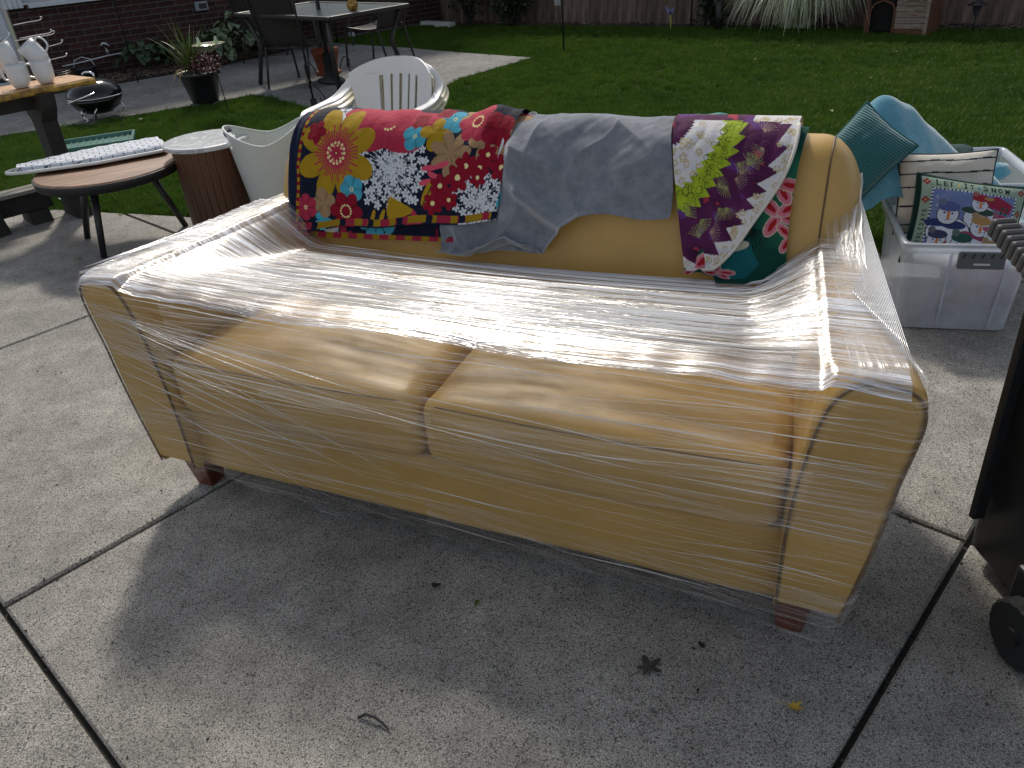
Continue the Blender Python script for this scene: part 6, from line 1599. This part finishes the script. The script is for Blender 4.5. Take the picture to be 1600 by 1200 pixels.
for k in range(4): SP.disc(.108+.012*math.cos(k*1.57+.7), .06+.012*math.sin(k*1.57+.7), .006, (.04, .10, .05))
SP.im = SP.im*.78*(1+.06*np.sin(SP.X*2200)[..., None]*np.sin(SP.Y*2200)[..., None])
pcol = lambda U, V: SP.sample(np.clip(U*.2, -.199, .199), np.clip(V*.175, -.174, .174))
m_pbk = mat('dark green pillow back', (.01, .045, .035), (.008, .03, .025), rough=.9)
pl_loc = BL_(.125, .16, .345)
pillow('snowman_pillow', .385, .325, .13, m_print, m_pbk, 'tapestry pillow with snowmen and LET IT SNOW lettering, propped in the clear bin', pl_loc, Euler((math.radians(-28), math.radians(9), ba+math.radians(2))), colfn=pcol, nu=230, pipe=m_pbk, wr=.003)
# cream striped pillow behind
def strp(U, V):
    c = np.ones(U.shape+(3,))*np.array([.58, .55, .48]); v = (V+.06*np.sin(U*6)*.2+1)/2
    for k in (.12, .35, .58, .74, .90): c[np.abs(v-k) < .011] = (.02, .025, .04)
    for k in (.2, .45): pass
    return c
pillow('striped_pillow', .33, .30, .11, m_print, m_print, 'cream pillow with thin dark stripes and black piping, behind the snowman pillow', BL_(.075, .30, .42), Euler((math.radians(-20), math.radians(-3), ba-.05)), colfn=strp, nu=120, pipe=mat('navy piping', (.015, .02, .035), (.01, .015, .02)), wr=.008)
bpy.data.objects[[o.name for o in bpy.data.objects if o.name.startswith('back_cover')][-1]].data.materials.clear()
bpy.data.objects[[o.name for o in bpy.data.objects if o.name.startswith('back_cover')][-1]].data.materials.append(mat('cream cotton', (.58, .55, .48), (.5, .48, .42), rough=.9))
# second tote behind, with dark cloth
tq = G(1470, 312, .0)
t2loc = BL_(.14, .62, 0)
tote(t2loc, ba+.05, .36, .48, .36, 'pale aqua plastic storage bin behind the pillow bin, on the lawn edge', clear_plastic('aqua frosted plastic', (.8, .95, .95), .6), clear_plastic('aqua rim', (.85, .97, .97), .8), False)
dc = thing('dark_green_cloth', 'dark green folded cloth lying over the corner of the aqua bin', 'cloth', G(1478, 226, .40), -.4)
U, V = np.meshgrid(np.linspace(-1, 1, 24), np.linspace(-1, 1, 16), indexing='ij')
o = grid_obj('folded_cloth', np.stack([U*.11, V*.07, -.015*np.abs(U)**3-.02*V**2+.004*vnoise(U, V, 3, 3)], -1), mat('dark green cloth', (.012, .05, .045), (.008, .035, .03), rough=.9), dc); o.modifiers.new('s', 'SOLIDIFY').thickness = .02
# blue fleece heap
m_blue = fleece('sky blue fleece', (.10, .30, .40), (.15, .38, .48))
hb = thing('blue_blanket', 'light blue fleece blanket heaped over the bins behind the teal cushion', 'blanket', (0, 0, 0))
c0 = G(1425, 260, .42)
nu, nv = 110, 110
U, V = np.meshgrid(np.linspace(-1, 1, nu), np.linspace(-1, 1, nv), indexing='ij')
# local frame: x right-ish, y away, heights set by hand
ctrl = [(-.15, .0, .73), (-.09, .02, .735), (-.02, .04, .68), (.08, .06, .60), (.18, .05, .50), (.30, .02, .44), (-.22, .0, .62), (.05, -.10, .48), (-.10, -.12, .55)]
X = U*.36+.05; Y = V*.24
Z = np.zeros_like(X)+.26
for x, y, z in ctrl: Z = np.maximum(Z, z-1.9*((X-x)**2+(Y-y)**2)**.62*1.15)
for _ in range(60): Z[1:-1, 1:-1] = (Z[:-2, 1:-1]+Z[2:, 1:-1]+Z[1:-1, :-2]+Z[1:-1, 2:])/4
Z += .020+.007*np.sin((X*1.2+Y)*30+2*vnoise(X*2, Y*2, 8, 2))*np.clip((Z-.28)/.2, 0, 1) + .006*vnoise(X*4, Y*4, 7, 3)
hm_ = BL_(-.02, .52, 0); ca, sa_ = math.cos(ba+.1), math.sin(ba+.1)
o = grid_obj('heap', np.stack([hm_.x+X*ca-Y*sa_, hm_.y+X*sa_+Y*ca, Z], -1), m_blue, hb)
cl = G(1562, 268, .36)
MB().lathe([(.0005, -.035), (.03, -.03), (.05, 0), (.035, .03), (.0005, .04)], 16, c=(cl.x-.02, cl.y, cl.z), sx=1.3).build('loose_corner', m_blue, hb, smooth=True)
# teal corduroy cushion leaning on the heap
m_teal, nt, b = new_mat('teal corduroy'); b.inputs['Roughness'].default_value = .85; b.inputs['Sheen Weight'].default_value = .4
b.inputs['Base Color'].default_value = (.006, .12, .13, 1); tc = nt.nodes.new('ShaderNodeTexCoord'); wv = nt.nodes.new('ShaderNodeTexWave'); wv.inputs['Scale'].default_value = 34; wv.bands_direction = 'Z'; wv.inputs['Distortion'].default_value = .4
mp = nt.nodes.new('ShaderNodeMapping'); mp.inputs['Rotation'].default_value = (0, .15, 0); nt.links.new(tc.outputs['Object'], mp.inputs[0]); nt.links.new(mp.outputs[0], wv.inputs['Vector']); bump(nt, b, wv.outputs['Fac'], .6, .006)
r = ramp_node(nt, [(.2, (.004, .085, .095)), (.9, (.008, .15, .16))]); nt.links.new(wv.outputs['Fac'], r.inputs[0]); nt.links.new(r.outputs[0], b.inputs['Base Color'])
tcs = pillow('corduroy_cushion', .25, .34, .13, m_teal, m_teal, 'dark teal ribbed corduroy cushion leaning against the blue fleece behind the sofa arm', BL_(-.245, .33, .54), Euler((math.radians(-30), math.radians(34), ba-.50)), 'cushion', nu=60, pipe=mat('teal piping', (.006, .10, .11), (.005, .08, .09), rough=.8))
# white folding step bench behind the bins
sb = thing('white_plastic_stool', 'white plastic step stool half hidden between the sofa arm and the bins', 'stool', G(1398, 392)+Vector((-.02, .25, 0)), ba)
MB().box((.0, 0, .22), (.34, .24, .03)).build('seat', m_white, sb, bevel=.012)
MB().box((-.10, .1, .33), (.20, .03, .12)).build('grip', m_white, sb, bevel=.012)
for sx in (-.13, .13):
    for sy in (-.09, .09): MB().bar((sx, sy, .205), (sx*1.15, sy*1.15, 0), .04, .03).build('leg', m_white, sb, bevel=.004)
# black logo scribble on the bin side
sm = MB().tube([(.0, 0, 0), (.012, 0, .012), (.010, 0, .024), (.022, 0, .03), (.035, 0, .032)], .003, 5).tube([(-.01, 0, -.006), (.004, 0, -.002)], .0025, 5)
o = sm.build('black_mark', m_black); o.location = BL_(.345, -.03, .225); o.rotation_euler = (0, 0, ba); setp(o, 'small black curled strap hanging at the right corner of the pillow bin', 'strap')

# wheeled black trash can at the right edge
tcx = thing('trash_can', 'black wheeled plastic trash can with ribbed grip handle, cut off by the right edge', 'trash can', (1.065, 1.085, 0), math.radians(4))
m_can = mat('black bin plastic', (.020, .021, .023), (.014, .015, .016), rough=.40, scale=40, bmp=.2, bscale=300, bdist=.0008)
# body: lofted box, slightly tapered towards the base
def canring(z, k):
    w, d = .46*k, .42*k; r_ = .04; cx, cy = .26, .125; pts_ = []
    for sx, sy, a0 in ((1, -1, -PI/2), (1, 1, 0), (-1, 1, PI/2), (-1, -1, PI)):
        for q in range(6): a = a0+q*PI/10; pts_.append((cx+sx*(w/2-r_)+r_*math.cos(a), cy+sy*(d/2-r_)+r_*math.sin(a), z))
    return pts_
P_ = np.array([canring(z, k) for z, k in ((.03, .92), (.05, .98), (.20, .99), (.205, 1.0), (.50, 1.0), (.80, 1.0), (.805, 1.02), (.84, 1.02))]); P_ = np.transpose(P_, (1, 0, 2))
grid_obj('body', P_, m_can, tcx, closed_u=True, smooth=False)
MB().add(canring(.03, .92), [tuple(reversed(range(24)))]).build('floor', m_can, tcx)
P_ = np.array([canring(z, k) for z, k in ((.842, 1.05), (.862, 1.06), (.885, 1.0), (.90, .8), (.903, .02))]); P_ = np.transpose(P_, (1, 0, 2))
grid_obj('lid', P_, m_can, tcx, closed_u=True, smooth=False)
MB().bar((.016, -.02, .15), (.020, -.02, .80), .02, .012, hint=Vector((0, 1, 0))).build('side_rib', m_can, tcx, bevel=.003)
MB().bar((.014, .29, .15), (.015, .305, .80), .03, .018, hint=Vector((0, 1, 0))).build('side_rib', m_can, tcx, bevel=.003)
def LC2(p): return Matrix.Rotation(-math.radians(4), 3, 'Z') @ (p-Vector((1.065, 1.085, 0)))
for sx in (.03, .45):
    w_ = MB()
    n = 40; Rw = .075
    prof = [(-.022, Rw-.006), (-.016, Rw), (.016, Rw), (.022, Rw-.006)]
    vs_ = [(y, (r_+(.0035 if k % 2 else 0))*math.cos(2*PI*k/n), (r_+(.0035 if k % 2 else 0))*math.sin(2*PI*k/n)) for y, r_ in prof for k in range(n)]
    w_.add([(v[0], v[1], v[2]) for v in vs_], [(i*n+j, i*n+(j+1) % n, (i+1)*n+(j+1) % n, (i+1)*n+j) for i in range(3) for j in range(n)]+[tuple(reversed(range(n))), tuple(range(3*n, 4*n))])
    wl_ = LC2(G(1597, 992, Rw+.003)); o = w_.build('wheel', m_can, tcx); o.location = (wl_.x+(sx-.03), wl_.y, Rw+.003)
    h_ = MB().tube([(-.030, 0, 0), (.030, 0, 0)], .020, 14).build('hub', m_black, o)
MB().tube([(wl_.x, wl_.y, .078), (wl_.x+.42, wl_.y, .078)], .008, 8).build('axle', m_iron, tcx)
MB().box((wl_.x+.21, wl_.y+.05, .12), (.34, .12, .10)).build('wheel_housing', m_can, tcx, bevel=.01)
# ribbed grip
g0, g1 = G(1562, 352, .93), G(1625, 425, .90)
inv = Matrix.Rotation(-math.radians(4), 3, 'Z')
def LC(p): return inv @ (p-Vector((1.065, 1.085, 0)))
l0, l1 = LC(g0), LC(g1)
m_grip = mat('grey black grip plastic', (.055, .052, .050), (.04, .038, .037), rough=.42, scale=60)
gd = (l1-l0); nrm = gd.normalized()
for k in range(8):
    a, b_ = l0+gd*(k/8), l0+gd*((k+.86)/8)
    MB().bar(a, b_, .040, .034).build('grip_segment', m_grip, tcx, bevel=.006)
MB().bar(l0+nrm*.004, l1, .034, .027).build('grip_core', m_black, tcx)
MB().bar(l1, Vector((.03, .1, .86)), .035, .03).build('grip_bracket', m_can, tcx)
# small pebble-like bits on the concrete
m_bit = mat('leaf bit', (.03, .025, .02), (.02, .017, .013), rough=.9)
bits = MB()
for k in range(150):
    x, y = random.uniform(-2.2, 1.6), random.uniform(.5, 2.9); s_ = random.uniform(.0012, .0035)
    bits.box((x, y, .002), (s_*2, s_, .002), Euler((0, 0, random.uniform(0, 3))).to_matrix())
for k in range(260):     # grit gathered along the joints
    if k % 2: p = d1*random.uniform(-2.5, 3)+d2*(random.choice((-2.04, -.237, -3.72))+random.gauss(0, .012))
    else: p = d1*(random.choice((.10, 1.815))+random.gauss(0, .012))+d2*random.uniform(-4, 2)
    if edge_y(p.x) < p.y: continue
    s_ = random.uniform(.001, .0035); bits.box((p.x, p.y, .002), (s_*2, s_, .003), Euler((0, 0, random.uniform(0, 3))).to_matrix())
setp(bits.build('grit', m_bit), 'tiny dark crumbs scattered on the concrete', None, None, 'stuff')
